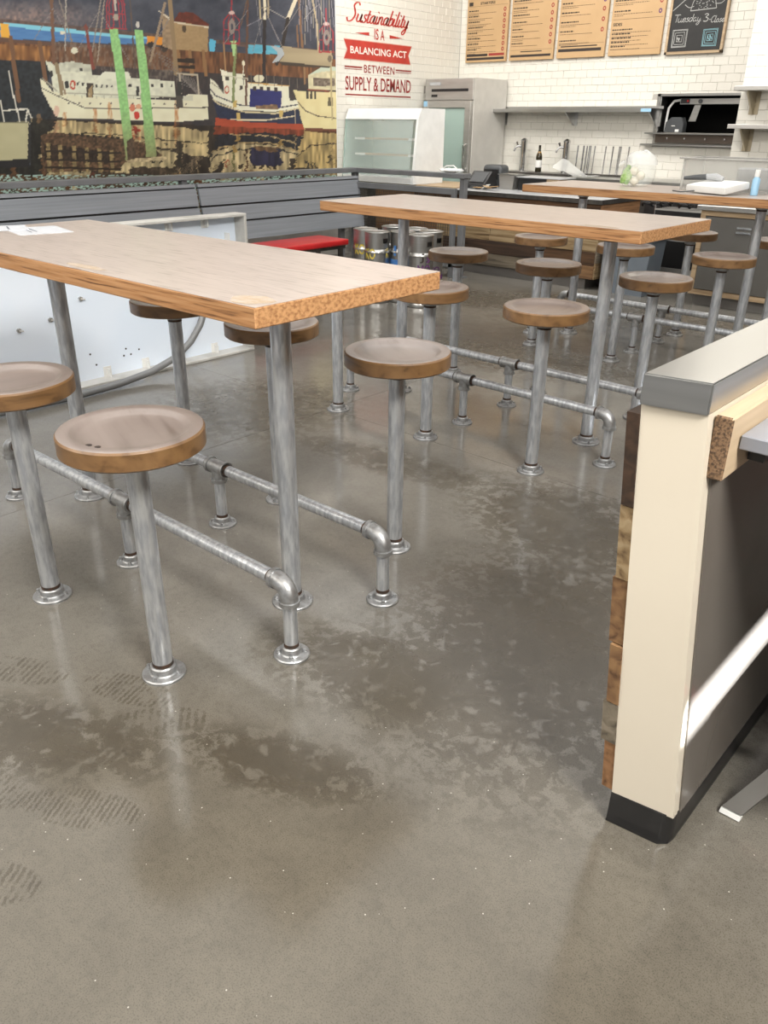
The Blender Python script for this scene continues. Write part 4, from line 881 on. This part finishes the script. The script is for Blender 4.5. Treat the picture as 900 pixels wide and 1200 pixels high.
mb = MB(); mb.box(X0 + .02, X1 - .02, 9.362, 9.385, Z0 + .02, Z1); part('slate', mb, CHALKB, t)
for a in [(X0, X1, Z0, Z0 + .026), (X0, X0 + .026, Z0, Z1), (X1 - .026, X1, Z0, Z1)]:
    mb = MB(); mb.box(a[0], a[1], 9.35, 9.388, a[2], a[3], b=.002); part('frame', mb, FRAMEW, t)
fc = lambda u, v: (u, 9.3612, v)
mb = MB(); script_text(mb, 'Tuesday', -4.318, -4.02, 2.425, .035, .006, fc, .12); script_text(mb, '3', -4.0, -3.94, 2.415, .037, .008, fc, .05); script_text(mb, '-Close', -3.945, -3.775, 2.405, .030, .006, fc, .12)
part('handwriting', mb, CHALK, t, fix=False)
mb = MB()
ribbon(mb, [Vector(p) for p in [(-4.15, 2.52), (-3.88, 2.53)]], .007, fc); ribbon(mb, catmull([(-4.15, 2.52), (-4.12, 2.62), (-4.02, 2.68), (-3.92, 2.63), (-3.88, 2.53)]), .006, fc)
for k in range(26):
    u, v = rnd.uniform(-4.11, -3.92), rnd.uniform(2.535, 2.62); ribbon(mb, [Vector((u, v)), Vector((u + .012, v + rnd.uniform(-.006, .006)))], .005, fc)
ribbon(mb, catmull([(-4.22, 2.58), (-4.17, 2.55), (-4.12, 2.56)]), .006, fc); ribbon(mb, catmull([(-3.90, 2.57), (-3.84, 2.57), (-3.80, 2.60)]), .006, fc); ribbon(mb, [Vector((-4.345, 2.53)), Vector((-4.20, 2.64))], .007, fc)
part('taco_sketch', mb, CHALK, t, fix=False)
for c_, mt, s_ in (((-4.228, 2.277), CHALK, 1), ((-3.900, 2.27), CHALKT, .95)):
    mb = MB()
    for q in (.078, .070, .052, .030):
        a, b_ = q * s_, q * s_ * 1.02; ribbon(mb, [Vector((c_[0] + x * a + rnd.uniform(-.003, .003), c_[1] + z * b_ + rnd.uniform(-.003, .003))) for x, z in ((-1, -1), (1, -1), (1, 1), (-1, 1), (-1, -1))], .006, fc)
    ribbon(mb, catmull([(c_[0] + rnd.uniform(-.025, .025), c_[1] + rnd.uniform(-.03, .03)) for k in range(6)]), .008, fc); part('chalk_square', mb, mt, t, fix=False)

# ------------------------------------------------------------------ wall shelf, pass-through, hood shelves
def bracket(par, x, y, z, d, h, mat):
    mb = MB(); mb.prism([(y, z), (y - d, z), (y - d, z - .02), (y - .02, z - h), (y, z - h)], lambda u, v, k: (x + .012 * k, u, v)); mb.box(x - .03, x + .045, y - .004, y, z - h, z); return part('bracket', mb, mat, par)
t = thing('wall_shelf', 'long stainless shelf on brackets along the white tiled back wall', 'shelf', (-5.5, 9.39, 1.6))
mb = MB(); mb.box(-6.42, -4.30, 9.09, 9.392, 1.607, 1.612); mb.box(-6.42, -4.30, 9.085, 9.09, 1.575, 1.612); mb.box(-6.42, -4.30, 9.386, 9.392, 1.612, 1.64); part('shelf_plate', mb, STEEL, t)
for x in (-6.40, -5.40, -4.36): bracket(t, x, 9.392, 1.606, .26, .17, STEEL)
mb = MB(); mb.box(-4.42, -4.30, 9.084, 9.086, 1.578, 1.61); part('blue_tape', mb, SKYB, t)
# kitchen behind the pass-through
mb = MB()
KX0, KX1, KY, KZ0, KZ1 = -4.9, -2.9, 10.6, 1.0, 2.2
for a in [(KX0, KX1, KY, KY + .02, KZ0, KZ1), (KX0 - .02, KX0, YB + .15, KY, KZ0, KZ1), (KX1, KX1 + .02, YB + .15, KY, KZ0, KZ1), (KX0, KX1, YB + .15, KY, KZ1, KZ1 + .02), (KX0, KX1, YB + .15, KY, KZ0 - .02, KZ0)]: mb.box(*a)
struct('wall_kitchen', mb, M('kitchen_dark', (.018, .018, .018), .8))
mb = MB()
for a in [(WX0 - .035, WX0, WZ0, WZ1 + .025), (WX0 - .035, WX1 + .1, WZ1, WZ1 + .025)]: mb.box(a[0], a[1], YB - .02, YB + .15, a[2], a[3])
mb.box(WX0 - .002, WX0 + .008, YB, YB + .15, WZ0, WZ1); struct('window_1', mb, STEEL)
t = thing('pass_shelf', 'stainless pass-through sill with screwed dark apron under the kitchen opening', 'shelf', (-3.95, 9.38, 1.3))
mb = MB(); mb.box(-4.42, -3.30, 9.24, 9.5, 1.36, 1.378, b=.004); part('sill', mb, STEEL, t)
mb = MB(); mb.box(-4.34, -3.30, 9.365, 9.39, 1.275, 1.36); ap = part('apron', mb, M('bronze_steel', (.16, .13, .11), .35, .8), t)
for x in (-4.20, -4.00, -3.77, -3.56):
    mb = MB(); mb.lathe([(0, 0), (.012, 0), (.010, .006), (0, .007)], n=10, mat=Matrix.Translation((x, 9.365, 1.318)) @ Matrix.Rotation(pi / 2, 4, 'X')); part('screw', mb, CHROME, ap)
mb = MB(); mb.box(-4.47, -3.30, 9.27, 9.392, 1.245, 1.262, b=.003); part('lower_ledge', mb, STEEL, t)
t = thing('heat_lamp', 'grey heat lamp bar with red switch hanging in the kitchen opening', 'heat lamp', (-3.8, 9.5, 1.7))
mb = MB(); mb.box(-4.16, -3.40, 9.47, 9.53, 1.655, 1.715, b=.004); part('housing', mb, STEEL, t)
mb = MB(); mb.box(-4.15, -4.05, 9.466, 9.47, 1.665, 1.71); cp = part('control_plate', mb, BLACK, t); mb = MB(); mb.box(-4.08, -4.06, 9.462, 9.466, 1.68, 1.70); part('red_switch', mb, RED, cp)
mb = MB(); mb.lathe([(.022, 0), (.022, .012), (0, .014)], n=14, mat=Matrix.Translation((-3.93, 9.47, 1.685)) @ Matrix.Rotation(pi / 2, 4, 'X')); part('knob', mb, DARKGREY, t)
mb = MB(); mb.prism([(-4.00, 1.655), (-3.93, 1.655), (-3.965, 1.49), (-4.045, 1.49)], lambda u, v, h: (u, 9.50 + .01 * h, v)); part('hanging_strip', mb, STEEL, t)
mb = MB(); mb.tube([(-4.16, 9.5, 1.70), (-4.24, 9.5, 1.69), (-4.29, 9.5, 1.62), (-4.295, 9.49, 1.50), (-4.29, 9.48, 1.39)], .013, 8); part('cable', mb, WHITE, t)
t = thing('ticket_printer', 'dark domed kitchen printer on the pass-through sill', 'printer', (-4.17, 9.46, 1.378))
mb = MB(); mb.prism([(-4.27, 1.379), (-4.06, 1.379), (-4.06, 1.47), (-4.09, 1.53), (-4.20, 1.53), (-4.26, 1.48)], lambda u, v, h: (u, 9.41 + .10 * h, v)); part('casing', mb, DARKGREY, t)
mb = MB(); mb.box(-4.19, -4.15, 9.405, 9.41, 1.44, 1.448); mb.box(-4.14, -4.10, 9.40, 9.41, 1.385, 1.41); part('paper_slot', mb, WHITE, t)
for nm, z, lab in (('wall_shelf', 1.715, 'upper grey shelf on the right tiled wall'), ('wall_shelf', 1.440, 'lower grey shelf on the right tiled wall above the tub')):
    t = thing(nm, lab, 'shelf', (-2.3, 7.49, z)); mb = MB(); mb.box(-2.75, -1.45, 7.24, 7.492, z - .015, z + .018, b=.003); part('board', mb, STEELM, t)
    for x in (-2.66, -1.9): bracket(t, x, 7.492, z - .015, .20, .17, M('bracket_brass', (.38, .33, .24), .4, .6))

# ------------------------------------------------------------------ back counter with taps
t = thing('back_counter', 'stainless back counter with taps along the tiled back wall', 'counter', (-4.9, 9.0, 0))
mb = MB(); mb.box(-6.33, -2.80, 8.80, 9.39, .08, .865); part('cabinet', mb, DARKSTEEL, t)
mb = MB(); mb.box(-6.33, -2.80, 8.75, 9.392, .866, .905, b=.004); part('worktop', mb, STEEL, t)
mb = MB(); mb.box(-6.2, -5.1, 8.86, 9.15, .905, .925, b=.003); part('drip_tray', mb, DARKSTEEL, t)
def tap(x, lab):
    t = thing('beer_tap', lab, 'beer tap', (x, 9.25, .905), 0, 'beer taps on the back counter')
    mb = MB(); mb.lathe([(.055, 0), (.055, .012), (.042, .018), (.040, .34), (.043, .35), (.043, .365), (.02, .385), (0, .39)], c=(x, 9.25, .905), n=20); part('column', mb, CHROME, t)
    mb = MB(); mb.tube([(x, 9.25, 1.20), (x - .06, 9.21, 1.20), (x - .085, 9.195, 1.185), (x - .10, 9.185, 1.14)], [.018, .015, .013, .010], 10); sp = part('spout', mb, CHROME, t)
    mb = MB(); mb.tube([(x - .06, 9.21, 1.20), (x - .075, 9.20, 1.25)], [.008, .014], 8); part('lever', mb, CHROME, sp)
tap(-5.985, 'left chrome beer tap column, next to the fridge'); tap(-5.385, 'right chrome beer tap column, right of the wine bottle')
t = thing('wine_bottle', 'dark wine bottle with white label between the two taps', 'bottle', (-5.66, 9.10, .925))
mb = MB(); mb.lathe([(0, 0), (.036, 0), (.038, .006), (.038, .16), (.034, .19), (.018, .225), (.0145, .24), (.0145, .295), (0, .297)], c=(-5.66, 9.10, .925), n=20); part('glass_body', mb, BOTG, t)
mb = MB(); mb.lathe([(.0385, .05), (.0388, .052), (.0388, .13), (.0385, .132)], c=(-5.66, 9.10, .925), n=20); part('label', mb, LABEL, t); mb = MB(); mb.lathe([(.0350, .185), (.0190, .2235), (.0180, .226)], c=(-5.66, 9.10, .926), n=20); part('shoulder', mb, AMBER, t)
t = thing('drink_rods', 'cluster of thin chrome rods standing on the back counter', 'rod rack', (-5.05, 9.25, .905))
mb = MB(); mb.box(-5.26, -4.55, 9.2, 9.3, .905, .925); part('base', mb, DARKSTEEL, t)
for x in (-5.235, -5.17, -5.15, -5.13, -5.11, -5.09, -5.065, -5.0, -4.86, -4.77, -4.70, -4.68, -4.60):
    y = 9.25 + rnd.uniform(-.03, .03); mb = MB(); mb.tube([(x, y, .925), (x + .01, y, 1.215)], .0085, 8); mb.lathe([(0, 0), (.009, .004), (.009, .012), (0, .016)], c=(x + .01, y, 1.212), n=8); part('rod', mb, CHROME, t)
t = thing('plastic_sheet', 'crumpled clear plastic sheet lying left of the rods', 'plastic sheet', (-5.05, 8.80, .905))
mb = MB(); n = 9; vs = []
for i in range(n):
    for j in range(n):
        a, b_ = i / (n - 1), j / (n - 1); vs.append((-5.28 + .5 * a, 8.76 + .28 * b_, .910 + .17 * max(0, 1 - a * 1.6) * (.5 + .5 * b_) + .018 * rnd.random()))
mb.add(vs, [(i * n + j, i * n + j + 1, (i + 1) * n + j + 1, (i + 1) * n + j) for i in range(n - 1) for j in range(n - 1)]); part('film', mb, SHEET, t)

# things on the plank counter
t = thing('card_reader', 'tilted black card terminal on the plank counter, right of the railing', 'card reader', (-5.36, 7.55, .822))
mb = MB(); mb.prism([(7.42, .822), (7.66, .822), (7.66, .86), (7.60, .985), (7.56, .99), (7.44, .87)], lambda u, v, h: (-5.50 + .24 * h, u, v)); part('casing', mb, BLACK, t)
mb = MB(); mb.prism([(7.448, .885), (7.452, .882), (7.556, .974), (7.552, .977)], lambda u, v, h: (-5.47 + .18 * h, u - .004, v + .004)); part('screen', mb, DARKGREY, t)
mb = MB(); mb.box(-5.42, -5.34, 7.40, 7.44, .822, .85); part('stand_foot', mb, DARKGREY, t)
t = thing('black_monitor', 'rounded dark grey device behind the card terminal', 'machine', (-5.42, 7.85, .822)); mb = MB(); mb.box(-5.55, -5.30, 7.78, 7.95, .822, 1.045, b=.04, seg=3); part('casing', mb, DARKGREY, t); mb = MB(); mb.box(-5.52, -5.33, 7.772, 7.78, .90, 1.0); part('face_plate', mb, BLACK, t)
t = thing('steel_container', 'small grey steel container on the plank counter', 'container', (-5.08, 7.68, .822)); mb = MB(); mb.prism([(-.08, 0), (.08, 0), (.095, .14), (-.095, .14)], lambda u, v, h: (-5.09 + u, 7.58 + .18 * h, .823 + v)); part('body', mb, STEELM, t); mb = MB(); mb.box(-5.195, -4.985, 7.57, 7.77, .963, .972); part('rim', mb, STEEL, t)
t = thing('black_box', 'black open box beside the steel container on the plank counter', 'box', (-4.83, 7.72, .822)); mb = MB(); mb.box(-4.97, -4.64, 7.62, 7.86, .823, .945, b=.004); part('body', mb, BLACK, t); mb = MB(); mb.box(-4.98, -4.45, 7.60, 7.90, .945, .953); part('lid', mb, LGREY, t)
t = thing('wood_block', 'small pale wood block holding the tray beside the black box', 'block', (-4.57, 7.70, .822)); mb = MB(); mb.box(-4.63, -4.48, 7.62, 7.78, .823, .943, b=.004); part('body', mb, FRAMEW, t); mb = MB(); mb.box(-4.60, -4.52, 7.617, 7.62, .86, .89); part('notch', mb, INK, t)
t = thing('paper_scraps', 'crumpled brown paper scraps at the foot of the card terminal', 'paper', (-5.25, 7.42, .822))
for k in range(4):
    mb = MB(); x, y = -5.30 + .07 * k, 7.36 + rnd.uniform(-.02, .05); mb.box(-.045, .045, -.03, .03, -.003, .003, mat=Matrix.Translation((x, y, .842 + .006 * k)) @ Matrix.Rotation(rnd.uniform(-.6, .6), 4, 'Y') @ Matrix.Rotation(rnd.uniform(-.5, .5), 4, 'Z')); part('scrap', mb, [KRAFT, LABEL, FRAMEW, KRAFT][k], t)
t = thing('white_wrapping', 'bunch of white plastic wrapping on the end of the railing', 'wrapping', (-5.3, 6.88, .998))
for k in range(4):
    mb = MB(); mb.lathe([(0, 0), (.035, .006), (.05, .022), (.032, .04), (0, .046)], n=10, mat=Matrix.Translation((-5.38 + .065 * k, 6.88, .998)) @ Matrix.Rotation(rnd.uniform(-.2, .2), 4, 'Y')); part('fold', mb, [SHEET, WHITE, WHITE, SHEET][k], t)
mb = MB(); mb.tube([(-5.40, 6.87, 1.03), (-5.33, 6.86, 1.06), (-5.25, 6.87, 1.065), (-5.20, 6.88, 1.03)], .006, 6); part('tie', mb, WHITE, t)

# ------------------------------------------------------------------ right-hand cabinet, rack, bin
DOORM = M('dull_steel_door', (.15, .145, .135), .38, .6, (.18, .175, .165), (2, 2, 2))
t = thing('steel_cabinet', 'stainless undercounter cabinet in pale wood framing, right behind rear table', 'cabinet', (-1.9, 7.3, 0))
mb = MB(); mb.box(-2.83, -1.0, 7.24, 7.9, .10, .80); part('body', mb, DARKSTEEL, t)
mb = MB(); mb.box(-2.80, -1.0, 7.30, 7.85, 0, .10); part('toe_kick', mb, M('kick_grey', (.2, .19, .18), .6), t)
mb = MB(); mb.box(-2.86, -1.0, 7.18, 7.95, .80, .838, b=.003); part('worktop', mb, STEEL, t)
for a in [(-2.83, -1.0, .755, .80), (-2.83, -1.0, .10, .145), (-2.83, -2.785, .145, .755), (-1.9, -1.86, .145, .755)]: mb = MB(); mb.box(a[0], a[1], 7.215, 7.245, a[2], a[3], b=.002); part('wood_frame', mb, FRAMEW, t)
for x0, x1 in ((-2.78, -2.345), (-2.335, -1.905)):
    mb = MB(); mb.box(x0, x1, 7.205, 7.24, .150, .750, b=.003); d_ = part('door', mb, DOORM, t)
    mb = MB(); mb.box(x0 + .28, x0 + .40, 7.190, 7.205, .635, .650); mb.box(x0 + .28, x0 + .40, 7.196, 7.205, .670, .685); part('handle', mb, CHROME, d_)
t = thing('wire_rack', 'dark shelving rack with chrome wire in the gap left of the steel cabinet', 'rack', (-3.2, 7.75, 0))
mb = MB(); mb.box(-3.70, -2.88, 7.97, 7.99, .02, .80); part('back', mb, BLACK, t)
for x in (-3.42, -2.90):
    mb = MB(); mb.tube([(x, 7.6, 0), (x, 7.6, .80)], .008, 8); part('upright', mb, CHROME, t)
for z in (.18, .48, .74):
    mb = MB()
    for k in range(7): mb.box(-3.42, -2.90, 7.60 + k * .05, 7.604 + k * .05, z, z + .006)
    mb.box(-3.42, -2.90, 7.59, 7.60, z - .004, z + .010); part('wire_shelf', mb, STEELM, t)
t = thing('dark_box', 'dark bundle of glossy black tubing on the rack', 'tubing', (-3.3, 7.55, .75))
for k in range(7):
    mb = MB(); c_ = (-3.52 + .09 * k, 7.64, .76); mb.tube([(c_[0] + .05 * cos(q), c_[1] + .05 * sin(q),   .764 + .006 * k % .02 + .03 * abs(sin(q))) for q in [j * pi / 6 for j in range(13)]], .012, 6); part('coil', mb, BLACK, t)
t = thing('grey_bin', 'blue-grey plastic bin on the floor at the end of the plank counter', 'bin', (-3.45, 7.35, 0))
mb = MB(); mb.prism([(-.20, 0), (.20, 0), (.235, .50), (-.235, .50)], lambda u, v, h: (-3.47 + u, 7.24 + .30 * h, v)); part('body', mb, GREYP, t); mb = MB(); mb.box(-3.72, -3.22, 7.225, 7.555, .49, .52, b=.006); part('rim', mb, GREYP, t)

# ------------------------------------------------------------------ things on the rear table
def blob(cx, cy, cz, rx, ry, rz, seed, n=14, rough=.1, neck=0):
    rr = random.Random(seed); mb = MB(); prof = []; vs = []; m_ = 11
    for i in range(m_ + 1):
        q = pi * i / m_
        for k in range(n):
            a = 2 * pi * k / n; r_ = 1 + rough * (rr.random() - .5) * 2 + .05 * sin(3 * a + seed)
            if neck and i < 3: r_ *= .8
            vs.append((cx + rx * sin(q) * cos(a) * r_, cy + ry * sin(q) * sin(a) * r_, cz + rz * cos(q)))
    mb.add(vs, [(i * n + k, i * n + (k + 1) % n, (i + 1) * n + (k + 1) % n, (i + 1) * n + k) for i in range(m_) for k in range(n)]); return mb
t = thing('vegetable_bag', 'knotted clear plastic bag of green and white vegetables on the rear table', 'bag', (-2.70, 5.62, TZ))
def bag(z0, prof, seed, n=22):
    rr = random.Random(seed); mb = MB(); vs = []
    ph = [rr.uniform(0, 6.28) for _ in range(5)]
    for i, (r_, z) in enumerate(prof):
        for k in range(n):
            a = 2 * pi * k / n; f = 1 + .06 * sin(3 * a + ph[0] + z * 9) + .05 * sin(5 * a + ph[1] - z * 14) + rr.uniform(-.05, .05)
            vs.append((-2.70 + .02 * sin(z * 11) + r_ * f * cos(a), 5.62 + r_ * f * sin(a), z0 + z + rr.uniform(-.003, .003) * (i > 0)))
    mb.add(vs, [(i * n + k, i * n + (k + 1) % n, (i + 1) * n + (k + 1) % n, (i + 1) * n + k) for i in range(len(prof) - 1) for k in range(n)] + [tuple(range(n))]); return mb
mb = bag(TZ + .003, [(.080, 0), (.100, .012), (.107, .05), (.106, .10), (.104, .135)], 5); part('bag_body', mb, BAGM, t, angle=70)
mb = bag(TZ + .003, [(.103, .135), (.104, .165), (.088, .195), (.060, .212), (.030, .220), (.006, .216)], 6); part('bag_top', mb, G('thin_bag_top', (.86, .89, .89), .25, .34), t, angle=70)
mb = MB(); mb.tube([(-2.79, 5.60, TZ + .150), (-2.815, 5.60, TZ + .142), (-2.832, 5.60, TZ + .128)], [.014, .012, .005], 8); mb.tube([(-2.68, 5.62, TZ + .215), (-2.655, 5.62, TZ + .228), (-2.63, 5.62, TZ + .214), (-2.62, 5.62, TZ + .19)], .007, 7); part('knot', mb, SHEET, t)
for k, (dx, dy, dz) in enumerate([(-.070, -.045, .055), (-.045, -.068, .058), (-.066, -.030, .085), (-.025, -.075, .052)]):
    mb = MB(); mb.tube([(-2.70 + dx - .01, 5.62 + dy, TZ + dz - .038), (-2.70 + dx, 5.62 + dy, TZ + dz), (-2.70 + dx + .02, 5.62 + dy, TZ + dz + .045)], [.014, .024, .014], 10); part('green_vegetable', mb, LEAF, t)
for dx, dy, dz, r_ in [(.012, -.065, .098, .030), (.022, -.066, .036, .03), (.055, -.05, .07, .03)]:
    mb = blob(-2.70 + dx, 5.62 + dy, TZ + dz, r_, r_, r_ * .95, 3, 12, .02); part('white_onion', mb, ONION, t)
t = thing('clear_tub', 'large clear plastic food tub with rim on the rear table, right edge', 'tub', (-2.03, 5.68, TZ))
X0, X1, Y0, Y1, ZT = -2.33, -1.74, 5.50, 5.835, TZ + .196
th = .006
for nm, a in (('wall', (X0, X0 + th, Y0, Y1)), ('wall', (X1 - th, X1, Y0, Y1)), ('wall', (X0 + th, X1 - th, Y0, Y0 + th)), ('wall', (X0 + th, X1 - th, Y1 - th, Y1))):
    mb = MB(); mb.box(a[0], a[1], a[2], a[3], TZ + .008, ZT); part(nm, mb, ACR, t)
mb = MB(); mb.box(X0, X1, Y0, Y1, TZ + .001, TZ + .008); part('bottom', mb, ACR, t)
mb = MB()
for a in [(X0 - .022, X0, Y0 - .022, Y1 + .022), (X1, X1 + .022, Y0 - .022, Y1 + .022), (X0, X1, Y0 - .022, Y0), (X0, X1, Y1, Y1 + .022)]: mb.box(a[0], a[1], a[2], a[3], ZT - .008, ZT + .002, b=.002)
part('rim', mb, G('tub_rim_plastic', (.42, .41, .39), .2, .85), t)
for x, y in ((X0, Y0), (X1 - .012, Y0), (X0, Y1 - .012), (X1 - .012, Y1 - .012)): mb = MB(); mb.box(x, x + .012, y, y + .012, TZ + .008, ZT - .008, b=.003); part('corner_ridge', mb, G('ridge_plastic', (.80, .80, .77), .1, .6), t)
mb = MB(); mb.box(-2.05, -1.78, 5.70, 5.80, TZ + .009, TZ + .14, b=.01); part('grey_content', mb, M('grey_cloth', (.28, .29, .31), .9, 0, (.4, .41, .42), (30, 30, 30)), t)
t = thing('white_terminal', 'white flat plastic case lying tilted before the clear tub', 'case', (-2.0, 5.42, TZ))
mt = Matrix.Translation((-2.03, 5.35, TZ + .040)) @ Matrix.Rotation(-.36, 4, 'Z') @ Matrix.Rotation(R(8), 4, 'X')
mb = MB(); mb.box(-.155, .155, -.10, .11, -.020, .022, b=.008, seg=2, mat=mt); part('body', mb, WHITE, t)
mb = MB(); mb.box(-.13, .13, -.07, .09, .022, .0235, mat=mt); part('lid_line', mb, LABEL, t)
t = thing('hand_scanner', 'pale grey handheld scanner lying on the white case', 'scanner', (-2.15, 5.42, TZ + .065))
mb = MB(); mb.tube([(-2.26, 5.38, TZ + .080), (-2.18, 5.40, TZ + .088), (-2.12, 5.41, TZ + .092)], [.010, .016, .018], 10); part('handle', mb, DARKGREY, t)
mb = MB(); mb.tube([(-2.13, 5.41, TZ + .092), (-2.07, 5.41, TZ + .094), (-2.02, 5.41, TZ + .080)], [.018, .022, .016], 10); part('head', mb, LGREY, t)
mb = MB(); mb.tube([(-2.02, 5.41, TZ + .062), (-2.10, 5.30, TZ + .02), (-2.22, 5.27, TZ + .006), (-2.30, 5.33, TZ + .006)], .0035, 6); part('cord', mb, DARKGREY, t)
t = thing('spray_bottle', 'small pale blue bottle with white cap at the right edge of rear table', 'bottle', (-1.815, 5.40, TZ))
mb = MB(); mb.lathe([(0, 0), (.022, .001), (.0225, .09), (.013, .105), (0, .106)], c=(-1.815, 5.40, TZ + .001), n=16); part('body', mb, SKYB, t); mb = MB(); mb.lathe([(.013, .104), (.015, .106), (.014, .145), (0, .146)], c=(-1.815, 5.40, TZ + .001), n=14); part('cap', mb, LABEL, t)

# ------------------------------------------------------------------ half wall in the foreground
HW = 3.4
def hw(side, z, y): # left/right faces of the slightly leaning wall
    k = (z - .085) / (1.005 - .085); return (-.501 - .046 * k, y - .066 * k * (1 if y < 2 else 0), z) if side == 'l' else (-.367 - .070 * k, y - .0698 * k * (1 if y < 2 else 0), z)
t = thing('half_wall', 'cream half wall with steel cap and black cove base in the right foreground', 'half wall', (-.43, 1.36, 0))
mb = MB(); a, b_ = 1.343, 1.3644
mb.hexa([hw('l', .085, a), hw('r', .085, b_), hw('r', .085, HW), hw('l', .085, HW), hw('l', 1.004, a), hw('r', 1.004, b_), hw('r', 1.004, HW), hw('l', 1.004, HW)])
part('panel', mb, CREAM, t)
mb = MB(); q = lambda z, y, o_: (hw('r', z, b_)[0] + o_, hw('r', z, y)[1] + .028, z)
mb.hexa([q(.085, b_, .0005), q(.085, b_, .004), (hw('r', .085, HW)[0] + .004, HW, .085), (hw('r', .085, HW)[0] + .0005, HW, .085), q(.90, b_, .0005), q(.90, b_, .004), (hw('r', .90, HW)[0] + .004, HW, .90), (hw('r', .90, HW)[0] + .0005, HW, .90)])
part('side_panel', mb, M('dark_gloss_panel', (.15, .135, .12), .22, 0, (.13, .115, .10), (3, 3, 3)), t)
cap = [(-.547, 1.266), (-.4345, 1.286), (-.4345, HW), (-.547, HW)]
mb = MB(); mb.add([(x, y, z) for z in (1.005, 1.060) for x, y in cap], [(3, 2, 1, 0), (4, 5, 6, 7), (0, 1, 5, 4), (1, 2, 6, 5), (2, 3, 7, 6), (3, 0, 4, 7)])
bm = bmesh.new(); vv = [bm.verts.new(v) for v in mb.v]; [bm.faces.new([vv[i] for i in f]) for f in mb.f]; bmesh.ops.recalc_face_normals(bm, faces=bm.faces); bmesh.ops.bevel(bm, geom=list(bm.edges), offset=.0025, segments=2, affect='EDGES'); bm.verts.index_update()
mb = MB(); mb.add([tuple(v.co) for v in bm.verts], [tuple(v.index for v in f.verts) for f in bm.faces]); bm.free(); part('steel_cap', mb, STEEL, t)
# cove base: flares at the toe
mb = MB(); ring = lambda o_, z: [(-.501 - o_, 1.343 - o_, z), (-.367 - .02 + .0, 1.3585 - o_ - .001, z), (-.367 + o_ - .004, 1.364 - o_ + .010, z), (-.367 + o_, 1.39, z), (-.367 + o_, HW, z), (-.501 - o_, HW, z)]
R_ = [ring(.001, .088), ring(.0015, .03), ring(.002, .012), ring(.003, .004), ring(.001, 0)]
vs = [p for r_ in R_ for p in r_]; n = 6
mb.add(vs, [(i * n + k, i * n + (k + 1) % n, (i + 1) * n + (k + 1) % n, (i + 1) * n + k) for i in range(4) for k in range(n)] + [tuple(range(n)), tuple(range(4 * n, 5 * n))]); part('cove_base', mb, RUBBER, t)
# reclaimed boards cladding the left face
for z0, z1, th, k in [(.09, .225, .027, 'orange'), (.228, .335, .034, 'grey'), (.338, .485, .026, 'tan'), (.488, .640, .033, 'tan'), (.643, .800, .026, 'light'), (.803, .985, .024, 'dark')]:
    mb = MB(); p0, p1 = hw('l', z0, a), hw('l', z1, a); e = rnd.uniform(-.004, .004)
    mb.hexa([(p0[0] - th, p0[1] + e, z0), (p0[0], p0[1] + e, z0), (p0[0], HW, z0), (p0[0] - th, HW, z0), (p1[0] - th, p1[1] + e, z1), (p1[0], p1[1] + e, z1), (p1[0], HW, z1), (p1[0] - th, HW, z1)]); part('board', mb, PLK[k + '_y'], t)
mb = MB(); mb.box(-.434, -.402, 1.318, HW, .886, 1.000, b=.003, mf=lambda n: 1 if n.y < -.6 else 0); part('ledger', mb, [M('pale_timber', (.52, .40, .27), .6, 0, (.46, .35, .23), (60, 3, 60)), M('dark_end_grain', (.20, .12, .065), .8, 0, (.06, .035, .02), (190, 190, 190), 3, .45, .62, .6)], t)
t = thing('grey_worktop', 'grey laminate worktop fixed to the right side of the half wall', 'worktop', (-.1, 1.9, .93))
mb = MB(); mb.box(-.400, .80, 1.365, HW, .934, .960, b=.002); part('top', mb, MGREY, t)
mb = MB(); mb.box(-.398, -.37, 1.42, HW, .90, .934); part('support_strip', mb, BLACK, t)
t = thing('booth_bench', 'low bench on slanted grey metal legs at the right picture edge, beside the half wall', 'bench', (-.1, 1.9, 0))
def strap(p, q, wd, th):
    mb = MB(); p, q = Vector(p), Vector(q); d = (q - p).normalized(); s_ = Vector((1, 0, 0)); n_ = d.cross(s_).normalized()
    mb.hexa([p + s_ * a_ + n_ * b_ for a_, b_ in ((-wd, -th), (wd, -th), (wd, th), (-wd, th))] + [q + s_ * a_ + n_ * b_ for a_, b_ in ((-wd, -th), (wd, -th), (wd, th), (-wd, th))]); return mb
LEGM = M('worn_grey_leg', (.10, .095, .087), .45, .2)
l = part('leg', strap((-.296, 1.553, .012), (-.09, 1.86, .345), .022, .008), LEGM, t); part('glide', strap((-.297, 1.550, 0), (-.296, 1.554, .012), .023, .010), LABEL, l)
l = part('leg', strap((.33, 1.553, .012), (.25, 1.86, .345), .022, .008), LEGM, t); part('glide', strap((.331, 1.550, 0), (.33, 1.554, .012), .023, .010), LABEL, l)
mb = MB(); mb.tube([(-.282, 1.675, .185), (-.2, 1.70, .20), (.24, 1.70, .20)], .014, 10); part('red_stretcher', mb, RED, t)
mb = MB(); mb.box(-.10, .42, 1.50, 3.3, .340, .355); part('seat_board', mb, LEGM, t)
mb = MB(); mb.box(-.08, .42, 1.50, 3.3, .355, .395, b=.012, seg=2); part('pad', mb, M('dark_red_vinyl', (.16, .012, .012), .4), t)
